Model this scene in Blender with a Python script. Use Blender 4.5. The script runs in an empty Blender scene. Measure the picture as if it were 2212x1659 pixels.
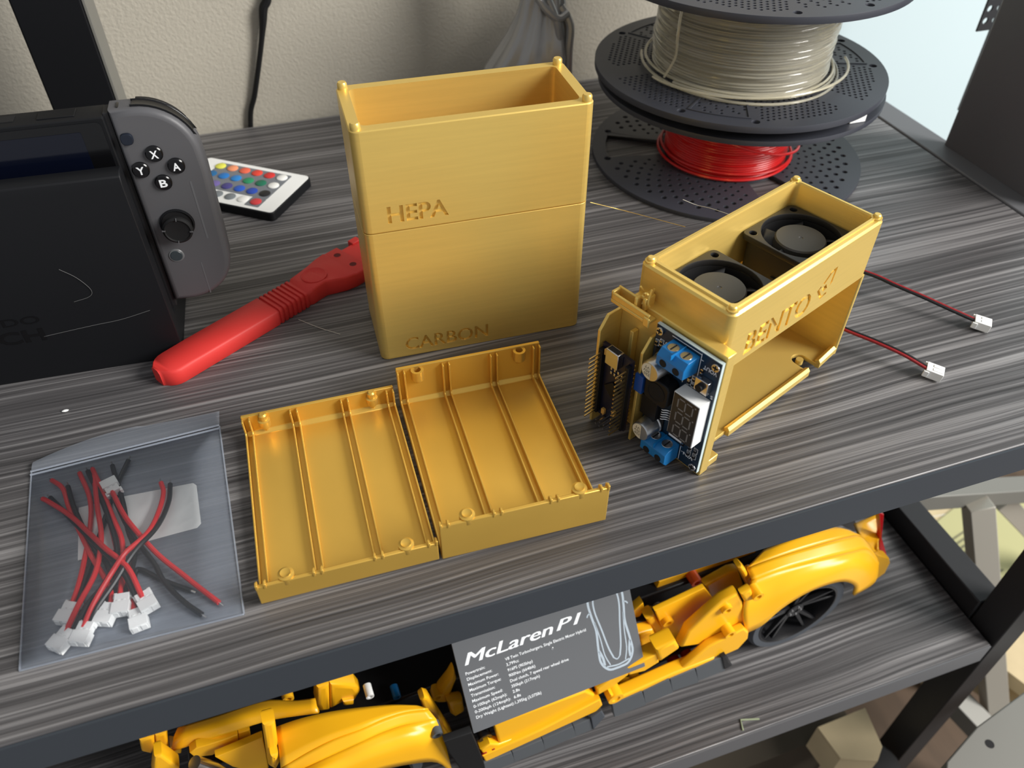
import bpy, bmesh, math, random
from mathutils import Vector, Matrix
random.seed(7)
PI = math.pi
MM = 0.001                                   # all lengths below are millimetres
scene = bpy.context.scene
COL = scene.collection

# ------------------------------------------------------------------ camera
F_PX, PITCH, ROLL, YAW, CAM_H = 1741.56, 0.76239, 0.00369, 0.32785, 298.38
_cp, _sp = math.cos(PITCH), math.sin(PITCH)
c_fwd = Vector((math.sin(YAW)*_cp, math.cos(YAW)*_cp, -_sp))
_r = Vector((math.cos(YAW), -math.sin(YAW), 0)); _u = _r.cross(c_fwd)
c_right = math.cos(ROLL)*_r + math.sin(ROLL)*_u
c_up = -math.sin(ROLL)*_r + math.cos(ROLL)*_u
cam_data = bpy.data.cameras.new('camera'); cam = bpy.data.objects.new('camera', cam_data); COL.objects.link(cam)
cam_data.sensor_width = 36.0; cam_data.lens = F_PX/2212*36.0; cam_data.clip_start = 0.01; cam_data.clip_end = 50
m3 = Matrix((c_right, c_up, -c_fwd)).transposed()
cam.matrix_world = Matrix.Translation((0, 0, CAM_H*MM)) @ m3.to_4x4()
cam_data.dof.use_dof = True; cam_data.dof.focus_distance = 0.405; cam_data.dof.aperture_fstop = 11.0
scene.camera = cam

# ------------------------------------------------------------------ world, daylight, exposure
world = bpy.data.worlds.new('room_light'); scene.world = world; world.use_nodes = True
bg = world.node_tree.nodes['Background']; bg.inputs[0].default_value = (0.92, 0.94, 0.97, 1); bg.inputs[1].default_value = 0.44
def area(name, loc, target, sx, sy, power, color):
    ld = bpy.data.lights.new(name, 'AREA'); ld.shape = 'RECTANGLE'; ld.size = sx; ld.size_y = sy; ld.energy = power; ld.color = color
    o = bpy.data.objects.new(name, ld); COL.objects.link(o); o.location = loc
    o.rotation_euler = (Vector(target)-Vector(loc)).to_track_quat('-Z', 'Y').to_euler()
    return o
# daylight from the window in front and to the right of the desk
WAZ, WEL, WD = math.radians(-34), math.radians(30), 2.3
area('window_daylight', (0.15+WD*math.cos(WEL)*math.cos(WAZ), 0.3+WD*math.cos(WEL)*math.sin(WAZ), WD*math.sin(WEL)), (0.15, 0.3, 0.05), 1.0, 1.1, 92, (1.0, 0.975, 0.935))
scene.view_settings.view_transform = 'Standard'; scene.view_settings.look = 'None'
scene.view_settings.gamma = 1; scene.view_settings.use_curve_mapping = False
scene.view_settings.exposure = 0.0

# ------------------------------------------------------------------ helpers
def V(*a): return Vector(a)
def look(x, y):                               # direction of the photograph's pixel
    return c_fwd + c_right*((x-1106)/F_PX) - c_up*((y-829.5)/F_PX)
def on_plane(x, y, pt, n):
    d = look(x, y); c = V(0, 0, CAM_H); t = (Vector(pt)-c).dot(n)/d.dot(n); return c + d*t
def on_z(x, y, z): return on_plane(x, y, (0, 0, z), V(0, 0, 1))

class MB:
    """collects geometry in mm"""
    def __init__(s): s.v = []; s.f = []; s.mi = []; s.cur = 0
    def add(s, vs, fs, M=None):
        o = len(s.v)
        s.v += [tuple(M @ Vector(p)) if M else tuple(p) for p in vs]
        s.f += [tuple(i+o for i in q) for q in fs]; s.mi += [s.cur]*len(fs)
        return s
    def box(s, x0, x1, y0, y1, z0, z1, M=None):
        return s.add([(x0,y0,z0),(x1,y0,z0),(x1,y1,z0),(x0,y1,z0),(x0,y0,z1),(x1,y0,z1),(x1,y1,z1),(x0,y1,z1)],
              [(0,3,2,1),(4,5,6,7),(0,1,5,4),(1,2,6,5),(2,3,7,6),(3,0,4,7)], M)
    def loft(s, loops, cap0=True, cap1=True, closed=True, skip=(), M=None):
        n = len(loops[0]); vs = [p for l in loops for p in l]; fs = []
        for k in range(len(loops)-1):
            for i in range(n if closed else n-1):
                if (k, i) in skip: continue
                j = (i+1) % n; fs.append((k*n+i, k*n+j, (k+1)*n+j, (k+1)*n+i))
        if cap0: fs.append(tuple(reversed(range(n))))
        if cap1: fs.append(tuple(range((len(loops)-1)*n, len(loops)*n)))
        return s.add(vs, fs, M)
    def lathe(s, prof, n=32, M=None, cap0=True, cap1=True, jitter=None):
        loops = []
        for k, (r, z) in enumerate(prof):
            loops.append([((r+(jitter(k, i/n) if jitter else 0))*math.cos(2*PI*i/n), (r+(jitter(k, i/n) if jitter else 0))*math.sin(2*PI*i/n), z) for i in range(n)])
        return s.loft(loops, cap0, cap1, M=M)
    def cyl(s, c, r, h, axis='z', n=24, r2=None, M=None):
        R = {'z': Matrix.Identity(4), 'x': Matrix.Rotation(PI/2, 4, 'Y'), 'y': Matrix.Rotation(-PI/2, 4, 'X')}[axis]
        T = Matrix.Translation(c) @ R
        return s.lathe([(r, 0), (r2 if r2 is not None else r, h)], n, (M @ T) if M else T)
    def tube(s, pts, r, n=8, M=None, flat=1.0, rads=None):
        P = [Vector(p) for p in pts]; loops = []; up = None
        for i, p in enumerate(P):
            t = (P[min(i+1, len(P)-1)]-P[max(i-1, 0)]).normalized()
            if up is None: up = V(0, 0, 1) if abs(t.z) < .9 else V(1, 0, 0)
            a = t.cross(up).normalized(); b = a.cross(t).normalized(); up = b
            rr = rads[i] if rads else r
            loops.append([tuple(p + a*rr*math.cos(2*PI*k/n) + b*rr*flat*math.sin(2*PI*k/n)) for k in range(n)])
        loops.reverse()
        return s.loft(loops, M=M)
    def prism(s, poly, z0, z1, M=None):        # counter-clockwise outline
        return s.loft([[(x, y, z0) for x, y in poly], [(x, y, z1) for x, y in poly]], M=M)
    def build(s, name, mat, parent=None, off=(0, 0, 0), bevel=0, seg=2, smooth=True, angle=35, solid=0, subsurf=0):
        me = bpy.data.meshes.new(name)
        me.from_pydata([((x-off[0])*MM, (y-off[1])*MM, (z-off[2])*MM) for x, y, z in s.v], [], s.f)
        mats = mat if isinstance(mat, (list, tuple)) else [mat]
        for m in mats: me.materials.append(m)
        if len(mats) > 1:
            for p, i in zip(me.polygons, s.mi): p.material_index = i
        if smooth:
            me.polygons.foreach_set('use_smooth', [True]*len(me.polygons)); me.set_sharp_from_angle(angle=math.radians(angle))
        me.update()
        o = bpy.data.objects.new(name, me); COL.objects.link(o)
        if parent: o.parent = parent
        if solid:
            q = o.modifiers.new('Solidify', 'SOLIDIFY'); q.thickness = solid*MM; q.offset = 0
        if subsurf:
            q = o.modifiers.new('Subdivision', 'SUBSURF'); q.levels = subsurf; q.render_levels = subsurf
        if bevel:
            q = o.modifiers.new('Bevel', 'BEVEL'); q.width = bevel*MM; q.segments = seg; q.limit_method = 'ANGLE'; q.angle_limit = math.radians(40); q.harden_normals = False
        return o

def tag(o, label, cat, group=None):
    o['label'] = label; o['category'] = cat
    if group: o['group'] = group
    return o
def thing(name, label, cat, loc=(0, 0, 0), rz=0.0, group=None):
    o = bpy.data.objects.new(name, None); COL.objects.link(o); o.empty_display_size = 0.01
    o.location = [c*MM for c in loc]; o.rotation_euler = (0, 0, rz)
    return tag(o, label, cat, group)
def struct(o): o['kind'] = 'structure'; return o

def rrect(x0, x1, y0, y1, r, n=5):
    pts = []
    for cx, cy, a0 in ((x1-r, y0+r, -90), (x1-r, y1-r, 0), (x0+r, y1-r, 90), (x0+r, y0+r, 180)):
        for k in range(n+1):
            a = math.radians(a0+90*k/n); pts.append((cx+r*math.cos(a), cy+r*math.sin(a)))
    return pts
def circle(cx, cy, r, n=24, a0=0): return [(cx+r*math.cos(2*PI*k/n+a0), cy+r*math.sin(2*PI*k/n+a0)) for k in range(n)]
def at_z(loop, z): return [(x, y, z) for x, y in loop]

def _curve_to_mesh(cu):
    o = bpy.data.objects.new('tmp', cu); me = bpy.data.meshes.new_from_object(o)
    vs = [tuple(v.co) for v in me.vertices]; fs = [tuple(p.vertices) for p in me.polygons]
    bpy.data.objects.remove(o); bpy.data.curves.remove(cu); bpy.data.meshes.remove(me)
    return vs, fs
def plate(loops, depth, bevel=0.0, res=1):
    """flat plate with holes from 2D loops, centred on z=0; returns verts, faces"""
    cu = bpy.data.curves.new('tmp', 'CURVE'); cu.dimensions = '2D'; cu.fill_mode = 'BOTH'
    cu.extrude = max(depth/2-bevel, 0.0001); cu.bevel_depth = bevel; cu.bevel_resolution = res; cu.offset = -bevel
    for l in loops:
        s = cu.splines.new('POLY'); s.points.add(len(l)-1); s.use_cyclic_u = True
        s.points.foreach_set('co', [c for p in l for c in (p[0], p[1], 0, 1)])
    return _curve_to_mesh(cu)
def text_mesh(body, size, extrude=0.05, offset=0.0, shear=0.0, space=1.0, align='LEFT', xs=1.0):
    cu = bpy.data.curves.new('tmp', 'FONT'); cu.body = body; cu.size = size; cu.extrude = extrude; cu.offset = offset
    cu.shear = shear; cu.space_character = space; cu.align_x = align; cu.resolution_u = 3
    vs, fs = _curve_to_mesh(cu)
    return [(x*xs, y, z) for x, y, z in vs], fs
def text_fit(body, x0, x1, y0, h, extrude=0.05, offset=0.0, shear=0.0):
    """text with cap height h whose baseline runs x0..x1 at y0"""
    vs, fs = text_mesh(body, h/0.69, extrude, offset, shear)
    a = min(v[0] for v in vs); b = max(v[0] for v in vs); k = (x1-x0)/(b-a)
    return [(x0+(v[0]-a)*k, y0+v[1], v[2]) for v in vs], fs
def outline_loops(vs, fs):
    cnt = {}
    for f in fs:
        for i in range(len(f)):
            e = (f[i], f[(i+1) % len(f)]); cnt[e] = cnt.get(e, 0)+1
    key = {}
    def kk(i): return (round(vs[i][0], 4), round(vs[i][1], 4))
    cnt2 = {}
    for (a, b) in cnt: cnt2[(kk(a), kk(b))] = 1
    nxt = {}
    for (a, b) in cnt2:
        if (b, a) not in cnt2: nxt.setdefault(a, []).append(b)
    loops = []
    while nxt:
        a = next(iter(nxt)); l = [a]; b = nxt[a].pop()
        if not nxt[a]: del nxt[a]
        while b != l[0] and b in nxt:
            l.append(b); c = nxt[b].pop()
            if not nxt[b]: del nxt[b]
            b = c
        if len(l) > 2: loops.append(l)
    return loops
def text_loops(body, x0, x1, y0, h, offset=0.0):
    vs, fs = text_fit(body, x0, x1, y0, h, 0.0, offset)
    return outline_loops(vs, fs)
def spline(pts, k=6):
    """Catmull-Rom through points"""
    P = [Vector(p) for p in pts]; P = [P[0]*2-P[1]]+P+[P[-1]*2-P[-2]]; out = []
    for i in range(1, len(P)-2):
        for j in range(k):
            t = j/k; a, b, c, d = P[i-1], P[i], P[i+1], P[i+2]
            out.append(0.5*((2*b)+(c-a)*t+(2*a-5*b+4*c-d)*t*t+(3*b-a-3*c+d)*t**3))
    out.append(P[-2].copy()); return out

# ------------------------------------------------------------------ materials
def lin(c): return c/12.92 if c <= 0.04045 else ((c+0.055)/1.055)**2.4
def rgb(r, g, b): return (lin(r/255), lin(g/255), lin(b/255), 1)
def mat(name, color, rough=0.5, metal=0.0, spec=0.5, coat=0.0, bump=None, var=None, trans=0.0, ior=1.45, alpha=1.0, sss=0.0):
    """bump=(scale xyz, strength, distance mm); var=(scale xyz, amount) small colour variation"""
    m = bpy.data.materials.new(name); m.use_nodes = True; nt = m.node_tree; b = nt.nodes['Principled BSDF']
    b.inputs['Base Color'].default_value = color; b.inputs['Roughness'].default_value = rough; b.inputs['Metallic'].default_value = metal
    b.inputs['Specular IOR Level'].default_value = spec; b.inputs['Coat Weight'].default_value = coat; b.inputs['Coat Roughness'].default_value = 0.15
    b.inputs['Transmission Weight'].default_value = trans; b.inputs['IOR'].default_value = ior; b.inputs['Alpha'].default_value = alpha
    if sss: b.inputs['Subsurface Weight'].default_value = sss; b.inputs['Subsurface Radius'].default_value = (0.002, 0.002, 0.002)
    tc = None
    def noise(sc, detail=3):
        nonlocal tc
        if tc is None: tc = nt.nodes.new('ShaderNodeTexCoord')
        mp = nt.nodes.new('ShaderNodeMapping'); mp.inputs['Scale'].default_value = sc
        nz = nt.nodes.new('ShaderNodeTexNoise'); nz.inputs['Scale'].default_value = 1.0; nz.inputs['Detail'].default_value = detail
        nt.links.new(tc.outputs['Object'], mp.inputs['Vector']); nt.links.new(mp.outputs['Vector'], nz.inputs['Vector'])
        return nz
    if bump:
        nz = noise(bump[0]); bp = nt.nodes.new('ShaderNodeBump'); bp.inputs['Strength'].default_value = bump[1]; bp.inputs['Distance'].default_value = bump[2]*MM
        nt.links.new(nz.outputs['Fac'], bp.inputs['Height']); nt.links.new(bp.outputs['Normal'], b.inputs['Normal'])
    if var:
        nz = noise(var[0], 4); hs = nt.nodes.new('ShaderNodeHueSaturation'); mr = nt.nodes.new('ShaderNodeMapRange')
        mr.inputs['From Min'].default_value = 0.3; mr.inputs['From Max'].default_value = 0.7
        mr.inputs['To Min'].default_value = 1-var[1]; mr.inputs['To Max'].default_value = 1+var[1]
        hs.inputs['Color'].default_value = color
        nt.links.new(nz.outputs['Fac'], mr.inputs['Value']); nt.links.new(mr.outputs['Result'], hs.inputs['Value']); nt.links.new(hs.outputs['Color'], b.inputs['Base Color'])
    return m

def wood_mat(name, dark, mid, light):
    m = bpy.data.materials.new(name); m.use_nodes = True; nt = m.node_tree; b = nt.nodes['Principled BSDF']
    N = nt.nodes.new; L = nt.links.new
    tc = N('ShaderNodeTexCoord')
    warp = N('ShaderNodeTexNoise'); warp.inputs['Scale'].default_value = 5.0; warp.inputs['Detail'].default_value = 2
    mpw = N('ShaderNodeMapping'); mpw.inputs['Scale'].default_value = (0.8, 2.2, 1); L(tc.outputs['Object'], mpw.inputs['Vector']); L(mpw.outputs['Vector'], warp.inputs['Vector'])
    sub = N('ShaderNodeVectorMath'); sub.operation = 'SUBTRACT'; sub.inputs[1].default_value = (0.5, 0.5, 0.5); L(warp.outputs['Color'], sub.inputs[0])
    mul = N('ShaderNodeVectorMath'); mul.operation = 'MULTIPLY'; mul.inputs[1].default_value = (0, 0.012, 0); L(sub.outputs['Vector'], mul.inputs[0])
    add = N('ShaderNodeVectorMath'); add.operation = 'ADD'; L(tc.outputs['Object'], add.inputs[0]); L(mul.outputs['Vector'], add.inputs[1])
    def streak(sc, detail, rough=0.6):
        mp = N('ShaderNodeMapping'); mp.inputs['Scale'].default_value = sc; L(add.outputs['Vector'], mp.inputs['Vector'])
        nz = N('ShaderNodeTexNoise'); nz.inputs['Scale'].default_value = 1; nz.inputs['Detail'].default_value = detail; nz.inputs['Roughness'].default_value = rough
        L(mp.outputs['Vector'], nz.inputs['Vector']); return nz
    fine = streak((3.5, 520, 7), 3); broad = streak((1.6, 80, 3), 4); blot = streak((3, 14, 3), 3)
    mx = N('ShaderNodeMath'); mx.operation = 'MULTIPLY_ADD'; mx.inputs[1].default_value = 0.6; L(fine.outputs['Fac'], mx.inputs[0])
    b2 = N('ShaderNodeMath'); b2.operation = 'MULTIPLY_ADD'; b2.inputs[1].default_value = 0.34; L(broad.outputs['Fac'], b2.inputs[0])
    b3 = N('ShaderNodeMath'); b3.operation = 'MULTIPLY'; b3.inputs[1].default_value = 0.06; L(blot.outputs['Fac'], b3.inputs[0])
    L(b3.outputs[0], b2.inputs[2]); L(b2.outputs[0], mx.inputs[2])
    cr = N('ShaderNodeValToRGB'); e = cr.color_ramp.elements; e[0].position = 0.36; e[0].color = dark; e[1].position = 0.64; e[1].color = light
    k = cr.color_ramp.elements.new(0.5); k.color = mid
    L(mx.outputs[0], cr.inputs['Fac']); L(cr.outputs['Color'], b.inputs['Base Color'])
    rr = N('ShaderNodeMapRange'); rr.inputs['From Min'].default_value = 0.35; rr.inputs['From Max'].default_value = 0.65; rr.inputs['To Min'].default_value = 0.55; rr.inputs['To Max'].default_value = 0.34
    L(fine.outputs['Fac'], rr.inputs['Value']); L(rr.outputs['Result'], b.inputs['Roughness'])
    bp = N('ShaderNodeBump'); bp.inputs['Strength'].default_value = 0.8; bp.inputs['Distance'].default_value = 0.8*MM
    L(mx.outputs[0], bp.inputs['Height']); L(bp.outputs['Normal'], b.inputs['Normal'])
    b.inputs['Specular IOR Level'].default_value = 0.5
    return m

def bag_mat(name, haze):
    m = bpy.data.materials.new(name); m.use_nodes = True; nt = m.node_tree; nt.nodes.clear(); N = nt.nodes.new; L = nt.links.new
    out = N('ShaderNodeOutputMaterial'); tr = N('ShaderNodeBsdfTransparent'); tr.inputs[0].default_value = (0.97, 0.98, 1, 1)
    df = N('ShaderNodeBsdfDiffuse'); df.inputs[0].default_value = (0.76, 0.84, 0.97, 1)
    gl = N('ShaderNodeBsdfGlossy'); gl.inputs['Roughness'].default_value = 0.22
    tc = N('ShaderNodeTexCoord'); nz = N('ShaderNodeTexNoise'); nz.inputs['Scale'].default_value = 55; nz.inputs['Detail'].default_value = 4
    L(tc.outputs['Object'], nz.inputs['Vector'])
    bp = N('ShaderNodeBump'); bp.inputs['Strength'].default_value = 0.35; bp.inputs['Distance'].default_value = 1.2*MM; L(nz.outputs['Fac'], bp.inputs['Height'])
    L(bp.outputs['Normal'], gl.inputs['Normal'])
    m1 = N('ShaderNodeMixShader'); m1.inputs[0].default_value = haze; L(tr.outputs[0], m1.inputs[1]); L(df.outputs[0], m1.inputs[2])
    fr = N('ShaderNodeFresnel'); fr.inputs[0].default_value = 1.3; L(bp.outputs['Normal'], fr.inputs['Normal'])
    m2 = N('ShaderNodeMixShader'); L(fr.outputs[0], m2.inputs[0]); L(m1.outputs[0], m2.inputs[1]); L(gl.outputs[0], m2.inputs[2])
    L(m2.outputs[0], out.inputs[0]); return m

M = {}
M['gold'] = mat('gold_silk_plastic', rgb(232, 199, 110), 0.36, 0.56, 0.5, bump=((25, 25, 2600), 0.25, 0.12), var=((20, 20, 500), 0.03))
M['gold_flat'] = mat('gold_silk_plastic_flat_print', rgb(222, 180, 84), 0.35, 0.6, 0.5, bump=((900, 60, 900), 0.15, 0.1), var=((30, 30, 30), 0.03))
M['wood'] = wood_mat('dark_grey_wood_laminate', rgb(44, 43, 44), rgb(84, 82, 83), rgb(140, 138, 138))
M['edge'] = mat('slate_grey_edge_band', rgb(54, 60, 67), 0.42, 0.0, 0.5, bump=((300, 300, 300), 0.05, 0.1))
M['steel'] = mat('dark_grey_powder_coat', rgb(98, 99, 102), 0.5, 0.1, 0.5, bump=((1200, 1200, 1200), 0.08, 0.1))
M['steel_black'] = mat('black_powder_coat', rgb(38, 38, 40), 0.5, 0.1, 0.5)
M['wall'] = mat('cream_orange_peel_paint', rgb(186, 180, 166), 0.85, 0, 0.3, bump=((420, 420, 420), 0.5, 1.2), var=((6, 6, 6), 0.02))
M['bright_wall'] = mat('daylit_wall_tone', rgb(192, 208, 212), 0.8, 0, 0.3)  # bluish white holds the stronger daylight on this stretch of wall
M['floor'] = mat('brown_wood_floor', rgb(84, 68, 54), 0.6, 0, 0.4, var=((30, 4, 4), 0.25))
M['black'] = mat('matte_black_plastic', rgb(17, 18, 21), 0.5, 0, 0.3, bump=((1500, 1500, 1500), 0.06, 0.1))
M['black_gloss'] = mat('glossy_black_plastic', rgb(12, 12, 14), 0.18, 0, 0.5)
M['rubber'] = mat('black_rubber', rgb(22, 22, 23), 0.7, 0, 0.3)
M['joy'] = mat('charcoal_grey_plastic', rgb(84, 84, 87), 0.45, 0, 0.5, bump=((2500, 2500, 2500), 0.05, 0.1))
M['white'] = mat('white_plastic', rgb(242, 243, 241), 0.4, 0, 0.5)
M['ink_white'] = mat('white_print', rgb(240, 243, 246), 0.6)
M['red'] = mat('red_plastic_print', rgb(208, 54, 50), 0.5, 0, 0.4, bump=((60, 60, 2500), 0.12, 0.1))
M['red_fil'] = mat('red_filament', rgb(200, 28, 28), 0.3, 0, 0.5)
M['wire_red'] = mat('red_wire_sleeve', rgb(226, 44, 48), 0.38)
M['wire_darkred'] = mat('dark_red_wire_sleeve', rgb(140, 24, 28), 0.4)
M['wire_black'] = mat('black_wire_sleeve', rgb(20, 20, 22), 0.38)
M['spool'] = mat('slate_black_spool_plastic', rgb(56, 58, 66), 0.45, 0, 0.5)
M['spool_gap'] = mat('dark_hollow', rgb(16, 16, 18), 0.8)
M['clear_fil'] = mat('clear_filament', rgb(244, 238, 216), 0.13, 0, 0.7, trans=0.7, ior=1.45)
M['chrome'] = mat('bright_metal', rgb(205, 206, 208), 0.25, 1.0)
M['pin'] = mat('brass_pin', rgb(196, 172, 120), 0.35, 1.0)
M['tin'] = mat('aluminium_can', rgb(190, 192, 194), 0.3, 0.95)
M['pcb_blue'] = mat('dark_blue_circuit_board', rgb(16, 42, 62), 0.4, 0, 0.5)
M['pcb_navy'] = mat('navy_circuit_board', rgb(12, 17, 40), 0.4, 0, 0.5)
M['pcb_edge'] = mat('pale_board_edge', rgb(190, 205, 205), 0.6)
M['terminal'] = mat('blue_terminal_plastic', rgb(20, 112, 176), 0.38, 0, 0.5)
M['trim_blue'] = mat('blue_trimmer_plastic', rgb(24, 74, 150), 0.45)
M['led_face'] = mat('dark_display_window', rgb(34, 34, 36), 0.35)
M['segment'] = mat('unlit_grey_segment', rgb(116, 116, 116), 0.5)
M['cap_top'] = mat('cream_capacitor_top', rgb(215, 208, 185), 0.5)
M['fan'] = mat('dark_fan_plastic', rgb(34, 34, 35), 0.45, 0, 0.5)
M['fan_hub'] = mat('grey_fan_hub_sticker', rgb(62, 61, 58), 0.5)
M['amber'] = mat('amber_component', rgb(205, 160, 80), 0.5)
M['car'] = mat('warm_yellow_plastic', rgb(250, 184, 28), 0.3, 0, 0.5)
M['car_grey'] = mat('dark_bluish_grey_plastic', rgb(84, 88, 92), 0.4)
M['car_black'] = mat('black_toy_plastic', rgb(27, 27, 29), 0.33)
M['tyre'] = mat('tyre_rubber', rgb(74, 78, 84), 0.7, 0, 0.3)
M['orange_pin'] = mat('orange_pin_plastic', rgb(240, 100, 40), 0.35)
M['red_lens'] = mat('red_lens_plastic', rgb(196, 20, 26), 0.25)
M['plaque'] = mat('grey_plaque_print', rgb(98, 100, 103), 0.3, 0, 0.5)
M['plaque_art'] = mat('pale_blue_print', rgb(172, 184, 194), 0.4)
M['card'] = mat('brown_cardboard', rgb(196, 178, 142), 0.85, var=((40, 40, 40), 0.05))
M['paper'] = mat('pale_yellow_paper', rgb(178, 174, 128), 0.8)
M['paper_white'] = mat('white_sticker', rgb(226, 228, 226), 0.6)
M['ink'] = mat('grey_print', rgb(90, 88, 72), 0.7)
M['pewter'] = mat('grey_silk_figure', rgb(156, 155, 153), 0.26, 0.3, bump=((30, 30, 1500), 0.2, 0.2))
M['film'] = bag_mat('clear_plastic_film', 0.03); M['film_back'] = bag_mat('milky_plastic_film', 0.22); M['film_flap'] = bag_mat('folded_plastic_film', 0.14)
M['strand'] = mat('clear_plastic_strand', rgb(200, 195, 180), 0.3)
M['beige_metal'] = mat('pale_taupe_metal', rgb(168, 163, 152), 0.4, 0.2)
M['grey_metal'] = mat('mid_grey_metal', rgb(120, 119, 113), 0.5, 0.2)
# ------------------------------------------------------------------ the setting
DESK_F, DESK_R, DESK_B, TH = 172.8, 488.0, 645.0, 22.5
mb = MB().box(-900, 540, 652, 660, -750, 900); w = struct(mb.build('wall_back', M['wall']))
w['label'] = 'cream textured painted wall behind the desk'
mb = MB().box(540, 1300, 652, 660, -750, 900); w = struct(mb.build('wall_back_bright', M['bright_wall']))  # right part of the back wall, its brightness put into the colour
mb = MB().box(-900, 1300, -600, 660, -760, -750); struct(mb.build('floor', M['floor']))

# ------------------------------------------------------------------ shelving unit that forms the desk
rack = thing('shelving_unit', 'dark grey wood-grain shelving unit with steel frame that carries everything', 'shelf', (0, DESK_F, -750))
ro = (0, DESK_F, -750)
MB().box(-760, DESK_R-1, DESK_F+1.2, DESK_B, -TH+1, 0).build('shelf_board', M['wood'], rack, ro, bevel=0.6)
MB().box(-760, DESK_R+25, DESK_F, DESK_F+1.1, -TH, -0.9).build('edge_band', M['edge'], rack, ro)
MB().box(DESK_R+0.5, DESK_R+25, DESK_F+1.2, DESK_B, -26, 0.5).build('side_rail', M['steel'], rack, ro, bevel=1.2)
LZ, LX, LF = -270.0, 446.0, 173.0
MB().box(-760, LX, LF+1.2, 560, LZ-TH, LZ).build('shelf_board', M['wood'], rack, ro, bevel=0.6)
MB().box(-760, LX, LF, LF+1.1, LZ-TH, LZ-0.6).build('edge_band', M['steel'], rack, ro)
MB().box(LX+2, LX+24, LF+26, 560, LZ-22, LZ+20).build('side_rail', M['steel_black'], rack, ro, bevel=1)
MB().box(LX+3, LX+28, LF, LF+25, -750, -TH-0.5).build('leg', M['steel_black'], rack, ro, bevel=1)
MB().box(LX+3, LX+28, 535, 560, -750, -TH-0.5).build('leg', M['steel_black'], rack, ro, bevel=1)
MB().prism(rrect(DESK_R+18, DESK_R+25, 345, 446, 3.4), 0.6, 620).build('side_panel', M['steel'], rack, ro, angle=60)

# ------------------------------------------------------------------ gold filter boxes
TB = (38.5, 335.9); TA = math.radians(-2.706); TW, TD = 114.9, 50.6
def gold_box(name, label, z0, z1, word, tx0, tx1, tv, th_, bold, c, c1, rim=5.5, r=4.2, open_top=True, part='body'):
    t = thing(name, label, 'filter box', (TB[0], TB[1], z0), TA)
    H = z1-z0; m = MB(); n = 5
    O0 = at_z(rrect(c, TW-c, c, TD-c, r-c, n), 0); O1 = at_z(rrect(0, TW, 0, TD, r, n), c)
    O2 = at_z(rrect(0, TW, 0, TD, r, n), H-c1); O3 = at_z(rrect(c1, TW-c1, c1, TD-c1, r-c1, n), H)
    N = len(O0)
    loops = [O0, O1, O2, O3]
    if open_top:
        loops += [at_z(rrect(rim, TW-rim, rim, TD-rim, 3, n), H), at_z(rrect(rim, TW-rim, rim, TD-rim, 3, n), 6)]
    m.loft(loops, skip={(1, N-1)})
    # front face with the word cut into it
    tp = 1.2
    rect = [(r, c), (TW-r, c), (TW-r, H-c1), (r, H-c1)]
    vs, fs = plate([rect]+text_loops(word, tx0, tx1, tv-z0, th_, bold), tp)
    m.add([(x, tp/2-z, y) for x, y, z in vs], fs)
    m.add([(r, tp, c), (TW-r, tp, c), (TW-r, tp, H-c1), (r, tp, H-c1)], [(0, 1, 2, 3)])
    m.build(part, M['gold'], t, angle=25)
    return t, H
cb, Hc = gold_box('carbon_filter_box', 'gold 3D-printed box engraved CARBON, lower half of the tall stack', 0, 80.8, 'CARBON', 13.8, 60.6, 4.6, 8.2, 0.16, 0.5, 0.12, open_top=False)
hb, Hh = gold_box('hepa_filter_box', 'open-topped gold 3D-printed box engraved HEPA, stacked on the carbon box', 81.1, 134.0, 'HEPA', 12.4, 42.2, 86.2, 8.6, 0.3, 0.55, 0.5)
for px, py in ((3.2, 47.0), (111.4, 47.0), (111.6, 3.2), (3.2, 3.2)):
    MB().lathe([(2.4, 0), (2.4, 2.4), (1.9, 3.2)], 16, Matrix.Translation((px, py, Hh))).build('peg', M['gold'], hb)

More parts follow.
